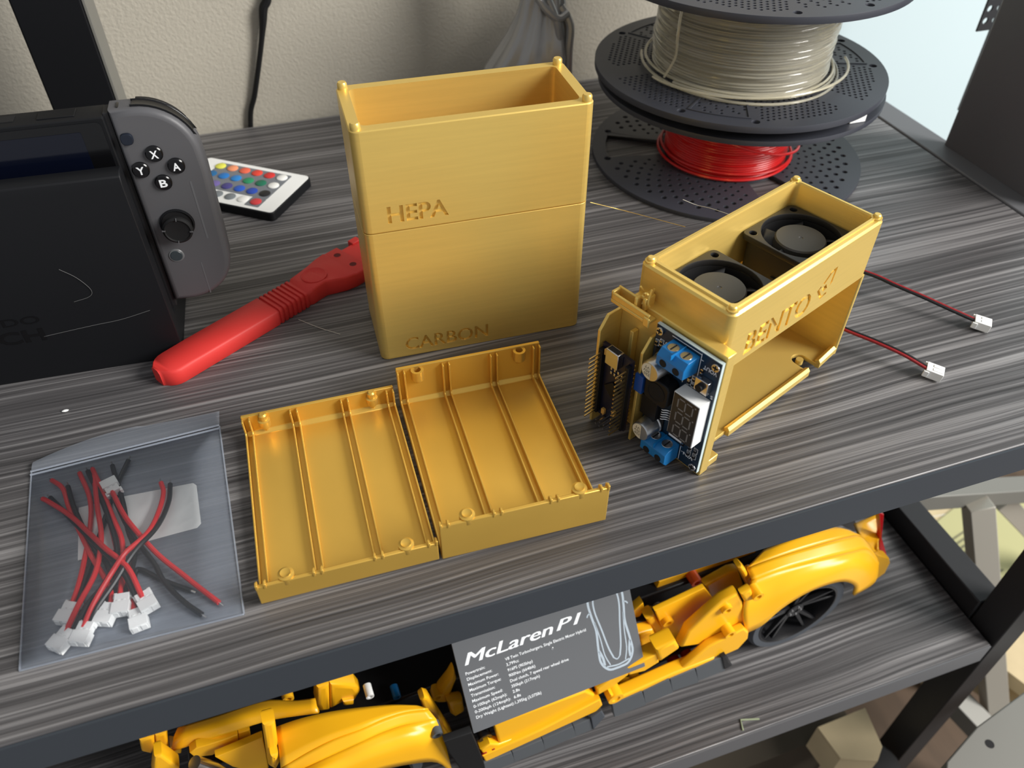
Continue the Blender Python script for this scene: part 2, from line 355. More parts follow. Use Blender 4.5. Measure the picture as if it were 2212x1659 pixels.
# ------------------------------------------------------------------ gold trays
def tray(name, label, loc, rz, W, D, H, hollow):
    t = thing(name, label, 'tray', loc, rz)
    th = 1.8; ch = 3.4
    prof_o = [(D, H), (D, ch), (D-ch*0.9, 0), (ch*0.7, 0), (0, ch*0.7), (0, H)]
    prof_i = [(th, H), (th, ch*0.7+0.6), (ch*0.7+0.8, th), (D-ch*0.9-0.6, th), (D-th, ch+0.5), (D-th, H)]
    poly = prof_o+prof_i                                   # in the (y, z) plane
    m = MB(); m.loft([[(W, y, z) for y, z in poly], [(0, y, z) for y, z in poly]])
    m.build('tray_body', M['gold_flat'], t, bevel=0.35)
    # twin guide ribs following the profile
    def ribset(xc):
        path = [(D-th-0.2, H-0.8), (D-th-0.2, ch+1.0), (D-ch*0.9-1.0, th), (ch*0.7+1.0, th), (th+0.2, ch*0.7+1), (th+0.2, H+0.2)]
        hgt = 3.0
        inner = [(D-th-hgt, H-0.8), (D-th-hgt, ch+2.2), (D-ch*0.9-2.8, th+hgt), (ch*0.7+2.4, th+hgt), (th+hgt*0.55, ch*0.7+2.4), (th+hgt*0.5, H+0.2)]
        poly2 = path+inner[::-1]
        mm = MB(); mm.loft([[(xc+0.45, y, z) for y, z in poly2], [(xc-0.45, y, z) for y, z in poly2]])
        mm.box(xc-0.55, xc+0.55, -0.3, 2.0, H-1.4, H+1.5)
        return mm
    for xc in (0.5, 3.8, W/3-1.6, W/3+1.7, 2*W/3-1.6, 2*W/3+1.7, W-3.8, W-0.5):
        ribset(xc).build('rib', M['gold_flat'], t, bevel=0.25)
    # screw bosses
    for xc in (10.5, W-11.5):
        o = Matrix.Translation((xc, D-th-1.6, H-5.6))
        if hollow:
            m = MB(); a = [(3.3*math.cos(2*PI*k/20), 3.3*math.sin(2*PI*k/20)) for k in range(20)]
            b = [(1.9*x/3.3, 1.9*y/3.3) for x, y in a]
            m.loft([[(x*0.25, y*0.25+2.2, -6.0) for x, y in a], [(x, y, -1.2) for x, y in a], [(x, y, 4.6) for x, y in a], [(x, y, 4.6) for x, y in b], [(x, y, 0) for x, y in b]], M=o)
        else:
            m = MB().lathe([(0.6, -4.5), (3.0, -0.5), (3.0, 3.0), (2.0, 3.3), (2.0, 6.2), (1.3, 6.9)], 18, o)
        m.build('screw_boss', M['gold_flat'], t)
    for xc in (12.5, W-13):
        MB().lathe([(0.5, -7), (3.4, -2.2), (3.4, 1.0), (2.4, 1.3), (2.2, 1.9), (1.2, 1.5)], 18, Matrix.Translation((xc, th+1.4, H-0.4))).build('screw_boss', M['gold_flat'], t)
    return t
tray('shallow_tray', 'shallow gold ribbed tray beside the plastic bag, with pegs on its corners', (-40.5, 201.5, 0), math.radians(-1.6), 75.5, 101.5, 14, False)
tray('deep_tray', 'deeper gold ribbed tray with ring bosses, in front of the tall gold box', (36.2, 198.9, 0), math.radians(-2.3), 75.5, 102, 25, True)
# ------------------------------------------------------------------ fan housing
FO = (168.1, 214.0, 0.0); FA = 0.3804
fa = V(math.cos(FA), math.sin(FA), 0); fb = V(-math.sin(FA), math.cos(FA), 0)
def fthing(name, label, cat, base, group=None):
    p = V(*FO)+fa*base[0]+fb*base[1]+V(0, 0, base[2]); return thing(name, label, cat, p, FA, group)
fh = fthing('fan_housing', 'gold 3D-printed fan housing engraved BENTO with an open lower bay', 'housing', (0, 0, 0))
FL, FD, FH, FM = 114.6, 51.9, 91.3, 58.8
m = MB(); n = 5; c = 1.0
N = len(rrect(0, 1, 0, 1, .1, n))
loops = [at_z(rrect(0, FL, 0, FD, 3.5, n), FM), at_z(rrect(0, FL, 0, FD, 3.5, n), FH-c), at_z(rrect(c, FL-c, c, FD-c, 3.0, n), FH),
         at_z(rrect(3.4, FL-2.2, 2.6, FD-2.6, 3.0, n), FH), at_z(rrect(3.7, FL-2.5, 2.9, FD-2.9, 3, n), FH+0.9), at_z(rrect(5.4, FL-3.6, 4.2, FD-4.2, 3, n), FH+0.9),
         at_z(rrect(6.0, FL-4.1, 4.6, FD-4.6, 2.6, n), FH-0.2), at_z(rrect(6.0, FL-4.1, 4.6, FD-4.6, 2.6, n), FM)]
m.loft(loops, cap0=False, cap1=False, skip={(0, N-1)})
m.loft([loops[0], loops[-1]], cap0=False, cap1=False)
tp = 1.0
def quad_loop(p, q, w):                       # a bar between two points
    p = V(*p, 0); q = V(*q, 0); d = (q-p).normalized(); s = V(-d.y, d.x, 0)*w/2
    return [tuple((p-s)[:2]), tuple((q-s)[:2]), tuple((q+s)[:2]), tuple((p+s)[:2])]
rect = [(3.5, FM), (FL-3.5, FM), (FL-3.5, FH-c), (3.5, FH-c)]
logo = [[(67.5, 71.2), (72.6, 64.2), (77.2, 65.2), (77.2, 66.6), (73.2, 65.9), (69.2, 71.4), (70.6, 72.0), (70.0, 73.2)],
        [(71.2, 74.0), (75.8, 79.0), (80.6, 79.6), (79.6, 71.0), (78.2, 69.6), (78.8, 77.8), (76.4, 77.4), (72.6, 73.2)],
        [(71.4, 71.0), (73.4, 68.4), (76.4, 69.2), (74.6, 72.2)]]
vs, fs = plate([rect]+text_loops('BENTO', 15.5, 63.5, 62.0, 11.8, 0.35)+logo, tp)
m.add([(x, tp/2-z, y) for x, y, z in vs], fs)
m.add([(3.5, tp, FM), (FL-3.5, tp, FM), (FL-3.5, tp, FH-c), (3.5, tp, FH-c)], [(0, 1, 2, 3)])
m.build('upper_shell', M['gold'], fh, angle=25)
for pa, pb in ((3.4, 3.2), (FL-3.2, 3.2), (FL-3.2, FD-3.2), (3.4, FD-3.4)):
    MB().lathe([(2.7, 0), (2.7, 0.8), (1.9, 1.0), (1.9, 2.0), (1.4, 2.5)], 16, Matrix.Translation((pa, pb, FH))).build('peg', M['gold'], fh)
MB().box(5, FL-2, FD-2.2, FD, 3.6, FM).build('back_wall', M['gold'], fh, bevel=0.4)
MB().prism(rrect(FL-2.4, FL, 0, FD, 1.0), 6.5, FM+0.02).build('end_wall', M['gold'], fh)
MB().box(0, 3.0, 0.4, FD-0.4, 2.0, FM).build('end_wall', M['gold'], fh, bevel=0.3)
# bay floor with rail and screw notch
fl = [(14, 2), (90, 2)]+[(94.5+4.3*math.cos(math.radians(a)), 9.5+4.3*math.sin(math.radians(a))) for a in range(180, -1, -20)]+[(98.8, 2), (113.2, 2), (113.2, FD-1), (3, FD-1), (3, 2)]
vs, fs = plate([fl], 2.6, 0.3)
MB().add([(x, y, z+5.4) for x, y, z in vs], fs).build('bay_floor', M['gold'], fh)
rp = [(0, 4.0), (2.6, 3.4), (3.4, 8.0), (1.4, 9.4), (0, 7.6)]
MB().loft([[(22, y, z) for y, z in rp], [(90, y, z) for y, z in rp]]).build('rail', M['gold'], fh, bevel=0.3)
MB().loft([[(99, y, z) for y, z in rp], [(FL-1, y, z+3.2) for y, z in rp]]).build('rail', M['gold'], fh, bevel=0.3)
MB().cyl((94.5, 9.5, 4.2), 2.0, 2.8, n=16).build('screw_post', M['gold'], fh)
# side plate that carries the boards
sp = [(-5.5, 0), (56, 0), (56, 62), (50, 75.6), (-5.5, 75.6)]
MB().loft([[(0.6, b, z) for b, z in sp], [(-5.6, b, z) for b, z in sp]]).build('board_plate', M['gold'], fh, bevel=0.5)
MB().box(1.0, 9.0, -4.6, 0.2, 0, 4.6).build('foot', M['gold'], fh, bevel=0.5)
for b0, b1, zt in ((31.4, 32.9, 65), (53.6, 55.2, 67)):
    fr = -14.5 if b0 < 40 else -19.5; pr = [(-5.8, 1), (fr, 1), (fr, zt-7), (fr+5, zt), (-5.8, zt)]
    MB().loft([[(a, b1, z) for a, z in pr], [(a, b0, z) for a, z in pr]]).build('board_guide', M['gold'], fh, bevel=0.25)
MB().box(-9.5, -5.8, 42.5, 44.5, 1, 61).build('board_guide', M['gold'], fh, bevel=0.25)
# latch clip on the plate
lm = MB()
lm.box(-11, -5.4, 34, 57, 71, 73); lm.box(-11, -9.4, 34, 57, 73, 76.5); lm.box(-6.4, -5.2, 44, 57, 73, 78)
lm.box(-11, -5.4, 55.4, 57, 73, 77.5); lm.box(-12.0, -10.8, 33, 36.5, 70.6, 75.5); lm.box(-9.5, -5.6, 43, 44.6, 73, 80); lm.box(-7.5, -1.0, 39.5, 41.5, 74, 80.5)
lm.box(-6.5, -0.2, 41.5, 43.6, 78.5, 80.5)
lm.build('latch_clip', M['gold'], fh, bevel=0.5)
random.seed(3)
for k in range(6):                            # melted strands around the clip
    a0, b0 = -8+random.random()*6, 38+random.random()*6
    MB().tube(spline([(a0, b0, 74+random.random()*3), (a0+random.uniform(-2, 2), b0+random.uniform(-2, 2), 79), (a0+random.uniform(-2, 2), b0+random.uniform(-3, 3), 83+random.random()*2)], 4), 0.5, 5).build('melted_strand', M['gold'], fh)

# ------------------------------------------------------------------ fans inside the housing
def wirepair(parent, pts, off_dir, m1, m2, r=0.75, off=(0, 0, 0), names=('red_wire', 'black_wire')):
    P = spline(pts, 8); d = Vector(off_dir)
    MB().tube([p+d for p in P], r, 8).build(names[0], m1, parent, off)
    MB().tube([p-d for p in P], r, 8).build(names[1], m2, parent, off)
def plug_mesh(L=8.0, Wd=6.6, Hh=4.6):
    m = MB(); m.box(0, L, -Wd/2, Wd/2, 0, Hh); m.box(-0.9, 1.8, -Wd/2-0.7, -Wd/2+0.6, 0.6, Hh-0.8); m.box(-0.9, 1.8, Wd/2-0.6, Wd/2+0.7, 0.6, Hh-0.8)
    m.box(3.2, L-0.6, -Wd/2+1.2, -0.5, Hh, Hh+0.35); m.box(3.2, L-0.6, 0.5, Wd/2-1.2, Hh, Hh+0.35)
    return m
def xf(m, T):
    m.v = [tuple(T @ Vector(p)) for p in m.v]; return m
def make_fan(base, label, cable, plug, flip):
    t = fthing('cooling_fan', label, 'fan', base, 'axial fans in the gold housing'); S = 41.0; D = 27.0
    T0 = Matrix.Translation(V(*FO)+fa*base[0]+fb*base[1]+V(0, 0, base[2])) @ Matrix.Rotation(FA, 4, 'Z')
    holes = [circle(S/2, S/2, 19.3, 40)]+[circle(x, y, 1.9, 14) for x in (4, S-4) for y in (4, S-4)]
    vs, fs = plate([rrect(0, S, 0, S, 3, 5)]+holes, 3.2, 0.3)
    MB().add([(x, y, z+D-1.6) for x, y, z in vs], fs).build('frame_flange', M['fan'], t)
    vs, fs = plate([rrect(0.6, S-0.6, 0.6, S-0.6, 8, 5), circle(S/2, S/2, 19.3, 40)], D-3.4)
    fb_ = MB().add([(x, y, z+(D-3.4)/2) for x, y, z in vs], fs)
    fb_.box(-0.2, 1.0, 12, 20, 8, 12); fb_.build('frame_body', M['fan'], t)
    MB().lathe([(19.2, 1), (19.2, 2)], 32, Matrix.Translation((S/2, S/2, 0))).build('motor_mount', M['spool_gap'], t)
    MB().lathe([(12.4, 3), (12.4, D-2.4), (11.8, D-1.6), (1.2, D-1.6), (0.8, D-1.9)], 40, Matrix.Translation((S/2, S/2, 0))).build('hub', M['fan_hub'], t)
    for k in range(5):
        a = 2*PI*k/5+0.4; R = Matrix.Translation((S/2, S/2, D-5.5)) @ Matrix.Rotation(a, 4, 'Z')
        bl = MB(); top = []; bot = []
        for i in range(6):
            r_ = 11.8+i*1.35; top.append((r_*math.cos(0.12), r_*math.sin(0.12), 2.0)); bot.append((r_*math.cos(0.95), r_*math.sin(0.95), -8.0))
        mid = [((p[0]+q[0])/2*1.06, (p[1]+q[1])/2*1.06, -1.5) for p, q in zip(top, bot)]
        bl.loft([bot, mid, top], False, False, closed=False, M=R); bl.build('blade', M['fan'], t, solid=0.7, angle=60)
    if cable:
        inv = T0.inverted()
        P = [tuple(inv @ Vector(p)) for p in cable]
        d = (V(*cable[-1])-V(*cable[-2])).normalized(); s = V(-d.y, d.x, 0).normalized()*0.8*(1 if not flip else -1)
        s = (T0.to_3x3().inverted() @ s)
        wirepair(t, P, s, M['wire_darkred'], M['wire_black'], 0.85)
        ang = math.atan2(plug[1][1], plug[1][0])
        pm = xf(plug_mesh(9.0, 7.6, 5.0), inv @ Matrix.Translation(plug[0]) @ Matrix.Rotation(ang, 4, 'Z') @ Matrix.Rotation(plug[2], 4, 'Y'))
        pm.build('plug', M['white'], t, bevel=0.35)
    return t
def fw(a, b, z): return V(*FO)+fa*a+fb*b+V(0, 0, z)
c1 = [tuple(fw(88, 44, 58)), tuple(fw(100, 58, 40)), tuple(fw(118, 62, 24)), (300, 331, 17), (328, 306, 14), (339, 292, 12), (349, 280, 10), (359, 268, 7.5), (369, 256.5, 5)]
c2 = [tuple(fw(30, 44, 58)), tuple(fw(40, 57, 40)), tuple(fw(80, 60, 22)), tuple(fw(110, 57, 14)), (280, 283, 11), (288, 269, 10), (298, 254, 10), (307, 242, 8.5), (315, 231, 5.5)]
make_fan((68.5, 5.6, 53.0), 'black square fan in the back half of the gold housing', c1, ((368.6, 257.4, 1.6), (0.72, -0.70), 0.08), False)
make_fan((6.4, 5.6, 53.0), 'black square fan in the front half of the gold housing', c2, ((314.4, 232.2, 1.9), (0.70, -0.71), 0.1), True)

# ------------------------------------------------------------------ converter board (a = -8 is the component side)
cv = fthing('converter_board', 'dark blue voltage converter board with blue terminals and three-digit display', 'circuit board', (-8, -5, 4))
co = (-8, -5, 4)
def pbox(a0, a1, b0, b1, z0, z1, name, mt, parent, off, bevel=0.2): return MB().box(a0, a1, b0, b1, z0, z1).build(name, mt, parent, off, bevel=bevel)
pb = MB(); pb.box(-8, -6.4, -5, 31, 4, 73); pbo = pb.build('board', M['pcb_blue'], cv, co)
pbox(-8.05, -6.3, -5.25, -5, 4, 73, 'board_edge', M['pcb_edge'], cv, co, 0)
pbox(-8.05, -6.3, -5.25, 31, 73, 73.3, 'board_edge', M['pcb_edge'], cv, co, 0)
MB().box(-6.4, -5.5, 2, 24, 10, 66).build('standoff', M['steel_black'], cv, co)
def disc(parent, off, a, b, z, r, h, name, mt, n=20, bevel=0.15):
    return MB().cyl((a, b, z), r, -h, 'x', n).build(name, mt, parent, off, bevel=bevel)
for b, z in ((28.6, 70.4), (-2.7, 70.2), (-2.6, 6.6), (28.4, 6.6)):
    s = disc(cv, co, -8, b, z, 2.0, 1.2, 'screw', M['chrome'])
    q = MB(); q.box(-9.45, -9.15, b-1.3, b+1.3, z-0.25, z+0.25); q.box(-9.45, -9.15, b-0.25, b+0.25, z-1.3, z+1.3); q.build('screw_slot', M['spool_gap'], cv, co)
def terminal(b0, z0, up):
    pr = [(-8, z0), (-18.2, z0+(1.5 if up else 0)), (-18.2, z0+6.5), (-15.6, z0+9.6), (-8, z0+9.6)]
    if not up: pr = [(-8, z0), (-16, z0), (-18.2, z0+2.5), (-18.2, z0+8), (-15.6, z0+9.6), (-8, z0+9.6)]
    t = MB().loft([[(a, b0+15.2, z) for a, z in pr], [(a, b0, z) for a, z in pr]]).build('terminal_block', M['terminal'], cv, co, bevel=0.25)
    for b in (b0+4, b0+11.2):
        MB().cyl((-18.35, b, z0+3.9), 1.9, 0.6, 'x', 16).build('wire_entry', M['spool_gap'], t, bevel=0)
        MB().cyl((-12.4, b, z0+9.1), 2.7, 0.75, 'z', 18).build('terminal_screw', M['chrome'], t, bevel=0.1)
        MB().box(-14.6, -10.2, b-0.35, b+0.35, z0+9.86, z0+9.95).build('screw_slot', M['spool_gap'], t)
    MB().box(-18.4, -8.6, b0+7.4, b0+7.8, z0+8.2, z0+10.6).build('divider', M['terminal'], t)
    return t
terminal(6.2, 60.6, True); terminal(7.0, 4.4, False)
def rot_text(word, b0, b1, z, h, a, mt, parent, off, name='printed_text', flipz=True, ofs=0.02):
    vs, fs = text_fit(word, 0, abs(b1-b0), 0, h, 0.02, ofs)      # reads upside down in the photograph
    MB().add([(a-zz, b0+x, z-y) for x, y, zz in vs], [tuple(f) for f in fs]).build(name, mt, parent, off, smooth=False)
for b, z in ((23.6, 55.2), (23.6, 16.4)):
    cp = MB().lathe([(5.6, 0), (5.6, 1.0), (5.1, 1.5), (5.1, 9.2), (4.7, 9.9)], 28, Matrix.Translation((-8.4, b, z)) @ Matrix.Rotation(-PI/2, 4, 'Y')).build('capacitor', M['tin'], cv, co)
    MB().box(-8.8, -8, b-5.6, b+5.6, z-5.6, z+5.6).build('capacitor_base', M['black'], cp)
    half = [(4.4*math.cos(x), 4.4*math.sin(x)) for x in [math.radians(-100+14*i) for i in range(15)]]
    MB().loft([[(-18.34, b+p, z+q) for p, q in half], [(-18.44, b+p, z+q) for p, q in half]]).build('capacitor_marking', M['cap_top'], cp)
    for i, wd in enumerate(('220', '35V', 'VT')):
        rot_text(wd, b-0.6+i*0.3, b+3.4-abs(i-1)*0.5, z-1.4+i*2.0, 1.4, -18.47, M['ink'], cp, (0, 0, 0), 'printed_text')
for o in list(cv.children):
    if o.name.startswith('capacitor'):
        for ch in o.children:
            ch.location = [-q*MM for q in co]
    if o.name.startswith('terminal_block'):
        for ch in o.children: ch.location = [-q*MM for q in co]
ind = MB().loft([[(-8, y, z) for y, z in rrect(13.4, 27.4, 36, 50, 3)], [(-15.4, y, z) for y, z in rrect(13.4, 27.4, 36, 50, 3)]]).build('inductor', M['black'], cv, co, bevel=0.6)
MB().lathe([(5.2, 0), (5.2, 0.25), (4.4, 0.25), (4.4, 0.1), (2.6, 0.1), (2.4, 0.25)], 28, Matrix.Translation((-15.4, 20.4, 43)) @ Matrix.Rotation(-PI/2, 4, 'Y')).build('inductor_core', M['rubber'], cv, co)
pbox(-15.6, -8, 28.4, 33.2, 35.8, 46.2, 'trimmer', M['trim_blue'], cv, co)
MB().cyl((-12.0, 30.6, 35.8), 1.2, -0.9, 'z', 14).build('trimmer_screw', M['pin'], cv, co)
pbox(-12.4, -8, 20.5, 30, 21.5, 33.5, 'regulator_chip', M['black'], cv, co)
for i in range(5):
    MB().tube(spline([(-9.2, 20.4, 24.2+i*1.5), (-10.5, 18.6, 24.0+i*1.5), (-9.6, 16.6, 24.6+i*1.5), (-8.3, 14.6, 24.2+i*1.5)], 4), 0.36, 6).build('regulator_pin', M['chrome'], cv, co)
dp = pbox(-15.3, -8, -3.8, 10.8, 25.2, 51.2, 'display', M['white'], cv, co, 0.3)
MB().box(-15.55, -15.3, -3.4, 10.4, 25.6, 50.8).build('display_window', M['led_face'], cv, co)
for i in range(3):                            # three seven-segment digits, read sideways
    zc = 29.8+i*8.2
    sg = [(7.9, 1.0, zc-2.6, zc+2.6), ]
    for bb in (7.6, 3.5, -0.6):
        MB().box(-15.62, -15.55, bb-0.35, bb+0.35, zc-2.4, zc+2.4).build('segment', M['segment'], cv, co)
    for zz in (zc-3.0, zc+3.0):
        for b0 in (0.0, 4.1):
            MB().box(-15.62, -15.55, b0+0.0, b0+2.9, zz-0.35, zz+0.35).build('segment', M['segment'], cv, co)
    MB().cyl((-15.55, -1.8, zc+3.2), 0.45, -0.08, 'x', 10).build('segment', M['segment'], cv, co)
bt = pbox(-11.2, -8, -2.6, 4.4, 54.8, 61.8, 'push_button', M['chrome'], cv, co)
MB().cyl((-11.2, 0.9, 58.3), 1.8, -1.8, 'x', 16).build('button_cap', M['black'], cv, co)
random.seed(5)
for b, z, wv in [(9, 56.5, 1), (9, 53.6, 1), (6.6, 56.5, 1), (6.6, 53.6, 1), (3.5, 64.0, 0), (12, 21.5, 1), (9, 21, 1), (6, 20, 1), (3, 19, 1), (0.2, 20.5, 1), (-2.2, 17, 1), (1.2, 16.6, 1), (-2.0, 13, 1), (1.3, 12.6, 1), (5.2, 15.8, 0), (29.5, 63, 1), (27, 64.5, 1)]:
    r = MB(); r.cur = 0; r.box(-9.0, -8, b-0.55, b+0.55, z-0.9, z+0.9); r.cur = 1; r.box(-9.05, -8, b-0.6, b+0.6, z-1.25, z-0.7); r.box(-9.05, -8, b-0.6, b+0.6, z+0.7, z+1.25)
    r.build('surface_component', [M['black'], M['chrome']], cv, co)
    if wv:
        o_ = rrect(b-1.1, b+1.1, z-1.7, z+1.7, 0.1, 1); i_ = rrect(b-0.9, b+0.9, z-1.5, z+1.5, 0.1, 1)
        vs, fs = plate([o_, i_], 0.06); MB().add([(-8.04-zz, y, z2) for y, z2, zz in vs], fs).build('printed_outline', M['ink_white'], cv, co)
for wd, b0, b1, z, h in (('OUT+', 21.0, 28.4, 66.2, 2.0), ('VOUT', -3.6, 3.6, 67.2, 2.0), ('-', 4.2, 5.6, 69.6, 2.0), ('VIN-', -1.6, 5.4, 11.4, 1.9), ('S', -4.2, -3.0, 54.0, 2.0)):
    rot_text(wd, b0, b1, z, h, -8.06, M['ink_white'], cv, co)
for l0, l1 in (((5.6, 58.6), (5.6, 72)), ((22.6, 58.6), (22.6, 65)), ((5.6, 2+14.6), (14, 15.2)), ((6.2, 4.4), (6.2, 16.0)), ((5.6, 71.6), (22, 71.6)), ((12.6, 50.8), (12.6, 52.4))):
    b0, b1 = sorted((l0[0], l1[0])); z0, z1 = sorted((l0[1], l1[1]))
    MB().box(-8.07, -8, b0-0.15, b1+0.15, z0-0.15, z1+0.15).build('printed_outline', M['ink_white'], cv, co)

# ------------------------------------------------------------------ microcontroller board
mc = fthing('microcontroller_board', 'small navy microcontroller board with two rows of header pins, left of the converter', 'circuit board', (-18, 33.4, 8))
mo = (-18, 33.4, 8)
pbox(-18, -16.4, 33.6, 52.6, 8, 53.5, 'board', M['pcb_navy'], mc, mo, 0)
for b, nm in ((34.6, 0), (51.4, 1)):
    pbox(-20.6, -18, b-1.25, b+1.25, 10, 51, 'header_strip', M['black'], mc, mo)
    for k in range(15):
        MB().box(-27.6, -14.5, b-0.32, b+0.32, 11.4+k*2.68-0.32, 11.4+k*2.68+0.32).build('header_pin', M['pin'], mc, mo)
        MB().lathe([(0.95, 0), (0.5, 0.9)], 8, Matrix.Translation((-16.4, b, 11.4+k*2.68)) @ Matrix.Rotation(PI/2, 4, 'Y')).build('solder_joint', M['chrome'], mc, mo)
us = MB(); us.box(-22, -18, 39.2, 47, 46.8, 55.8); us.build('usb_socket', M['chrome'], mc, mo, bevel=0.3)
MB().box(-21.4, -18.6, 39.9, 46.3, 55.75, 55.95).build('usb_opening', M['spool_gap'], mc, mo)
T = Matrix.Translation((-18, 43, 30)) @ Matrix.Rotation(PI/4, 4, 'X')
MB().box(-1.4, 0, -3.6, 3.6, -3.6, 3.6, T).build('processor_chip', M['black'], mc, mo, bevel=0.1)
for b, z in ((49, 50.2), (47, 12.6), (40.2, 16)):
    pbox(-19.6, -18, b-1.0, b+1.0, z-1.7, z+1.7, 'surface_component', M['amber'], mc, mo)
for k in range(4):
    for j in range(2):
        pbox(-19.0, -18, 38.4+k*2.2-0.5, 38.4+k*2.2+0.5, 40+j*2.6-0.8, 40+j*2.6+0.8, 'surface_component', M['chrome'], mc, mo, 0.1)
for k in range(3):
    for j in range(2):
        MB().box(-25.5, -18, 40.4+k*2.6-0.32, 40.4+k*2.6+0.32, 9.4+j*2.6-0.32, 9.4+j*2.6+0.32).build('programming_pin', M['chrome'], mc, mo)
# ------------------------------------------------------------------ red scraper
sc = thing('scraper', 'red 3D-printed scraper with ribbed grip and two rivet holes, lying by the console', 'scraper', (-70, 352, 0), math.radians(31.2))
y0, y1 = -2.2, 17.8; yc = (y0+y1)/2
def sect(x, ya, yb, zt, e=1.2):               # chamfered cross-section
    return [(x, ya, 0.4), (x, ya+0.4, 0), (x, yb-0.4, 0), (x, yb, 0.4), (x, yb, zt-e), (x, yb-e, zt), (x, ya+e, zt), (x, ya, zt-e)]
secs = []
for k in range(7):
    a = math.radians(90*k/6); x = -4.5+9.5*(1-math.sin(PI/2-a+0)) if False else -4.5+9.5*(1-math.cos(a)); hw = 10*math.sin(a)*0.55+10*0.45*(math.sin(a) if k else 0)
    hw = max(3.8, 10*math.sin(a)); secs.append(sect(x, yc-hw, yc+hw, 10, 1.6))
for x in (20, 45, 66): secs.append(sect(x, y0, y1, 10))
xr = 66.5
for k in range(8):                            # grip ribs
    secs += [sect(xr+0.1, y0, y1, 10), sect(xr+1.6, y0, y1, 10), sect(xr+1.9, y0+0.9, y1-0.9, 9.0), sect(xr+2.9, y0+0.9, y1-0.9, 9.0)]; xr += 3.1
secs += [sect(93, y0, y1, 10.2), sect(98, y0+0.4, y1+0.2, 10.6), sect(104, y0+0.6, y1+1, 10.8), sect(108, y0-1.5, y1+2.5, 10.2), sect(115, y0-5, y1+4.5, 10), sect(122, y0-6.5, y1+5.3, 10), sect(123, y0-6.5, y1+5.3, 9.4), sect(133, y0-6.5, y1+5.3, 9.2)]
MB().loft(secs).build('handle', M['red'], sc, bevel=0.0, angle=48)
MB().lathe([(7.8, 0), (7.8, 0.8), (7.0, 1.1), (6.0, 0.4), (3.0, -0.1), (0.1, -0.25)], 36, Matrix.Translation((103.6, 8.2, 10.3)), cap1=False).build('thumb_rest', M['red'], sc)
for hy in (15.0, 0.4):
    MB().lathe([(2.9, 9.3), (2.2, 9.5), (2.2, 9.25)], 20, Matrix.Translation((127.5, hy, 0.02)), cap0=False, cap1=False).build('hole_rim', M['red'], sc)
    MB().cyl((127.5, hy, 9.2), 2.25, 0.22, n=20).build('rivet_hole', mat('deep_red_hole', rgb(96, 14, 14), 0.7), sc)
MB().box(134.2, 152, -8.2, 22.6, 0.5, 5.2).build('blade_holder', M['red'], sc, bevel=0.6)
MB().box(145, 152, 21, 26, 0.5, 6.5).build('holder_lug', M['red'], sc, bevel=0.5)

# ------------------------------------------------------------------ console dock
DA = math.radians(-3.9); DO_ = (-64, 374.7, 0)
dk = thing('console_dock', 'matte black charging dock holding the handheld console', 'dock', DO_, DA)
fp = [(0, 0), (0, 106), (1.0, 110), (3.5, 111.5), (9, 111.5), (9, 0)]
MB().loft([[(0, y, z) for y, z in fp], [(-184, y, z) for y, z in fp]]).build('front_panel', M['black'], dk, bevel=0.5)
MB().box(-184, -1.2, 9.02, 57, 0, 20).build('base', M['black'], dk, bevel=0.8)
MB().box(-184, -0.4, 33, 57, 20, 111.5).build('rear_body', M['black'], dk, bevel=1.5)
MB().box(-184, -1.6, 9.2, 12.5, 20, 100).build('slot_lining', M['rubber'], dk)
def dock_text(word, x0, x1, z, h, off=0.05):
    vs, fs = text_fit(word, x0, x1, z, h, 0.12, off)
    MB().add([(x, -0.05-zz, y) for x, y, zz in vs], fs).build('logo_lettering', M['black_gloss'], dk, smooth=False)
dock_text('NINTENDO', -123, -61, 36.6, 4.6); dock_text('SWITCH', -122, -62, 25.5, 7.4, 0.25)
vs, fs = plate([rrect(-110, -93, 47, 83, 8), rrect(-107.5, -93.8, 49.5, 80.5, 6)], 0.2); MB().add([(x, -0.06-zz, y) for x, y, zz in vs], fs).build('logo_mark', M['black_gloss'], dk, smooth=False)
vs, fs = plate([rrect(-91, -74, 47, 83, 8), circle(-82, 62, 3.5)], 0.2); MB().add([(x, -0.06-zz, y) for x, y, zz in vs], fs).build('logo_mark', M['black_gloss'], dk, smooth=False)
for pts in ([(-63, -0.1, 27.5), (-48, -0.15, 29), (-37, -0.15, 30), (-24, -0.15, 31), (-9, -0.1, 34)], [(-42, -0.1, 66), (-36, -0.3, 60), (-32, -0.3, 52), (-34, -0.3, 48), (-42, -0.1, 46)]):
    MB().tube([V(*p) for p in spline(pts, 5)], 0.13, 5).build('scratch', mat('pale_scuff', rgb(92, 92, 92), 0.6), dk)

# ------------------------------------------------------------------ handheld console with its right controller
base = V(*DO_)+V(math.cos(DA), math.sin(DA), 0)*-1+V(-math.sin(DA), math.cos(DA), 0)*15
cs = thing('game_console', 'black handheld game console with grey right controller standing in its dock', 'game console', (base.x, base.y, 20.2), DA)
oo = (-1, 15, 20.2)
def face(loops, yf, depth, bevel=0.0):         # outline in (x, z), front at yf, going back
    vs, fs = plate(loops, depth, bevel); return MB().add([(x, yf+depth/2-zz, y) for x, y, zz in vs], fs)
face([rrect(-184, -1.3, 20.4, 132.5, 1.2, 3)], 15.5, 14, 0.8).build('console_body', M['black'], cs, oo)
face([rrect(-183, -3.4, 26, 130.4, 2.5, 4)], 15.2, 0.4).build('screen_glass', M['black_gloss'], cs, oo)
face([rrect(-170, -13.0, 33, 126.5, 0.8, 2)], 15.05, 0.2).build('screen', mat('dark_navy_screen', rgb(8, 12, 26), 0.12), cs, oo)
MB().box(-30, -14, 19, 27, 132.4, 133.0).build('game_card_door', M['black'], cs, oo, bevel=0.2)
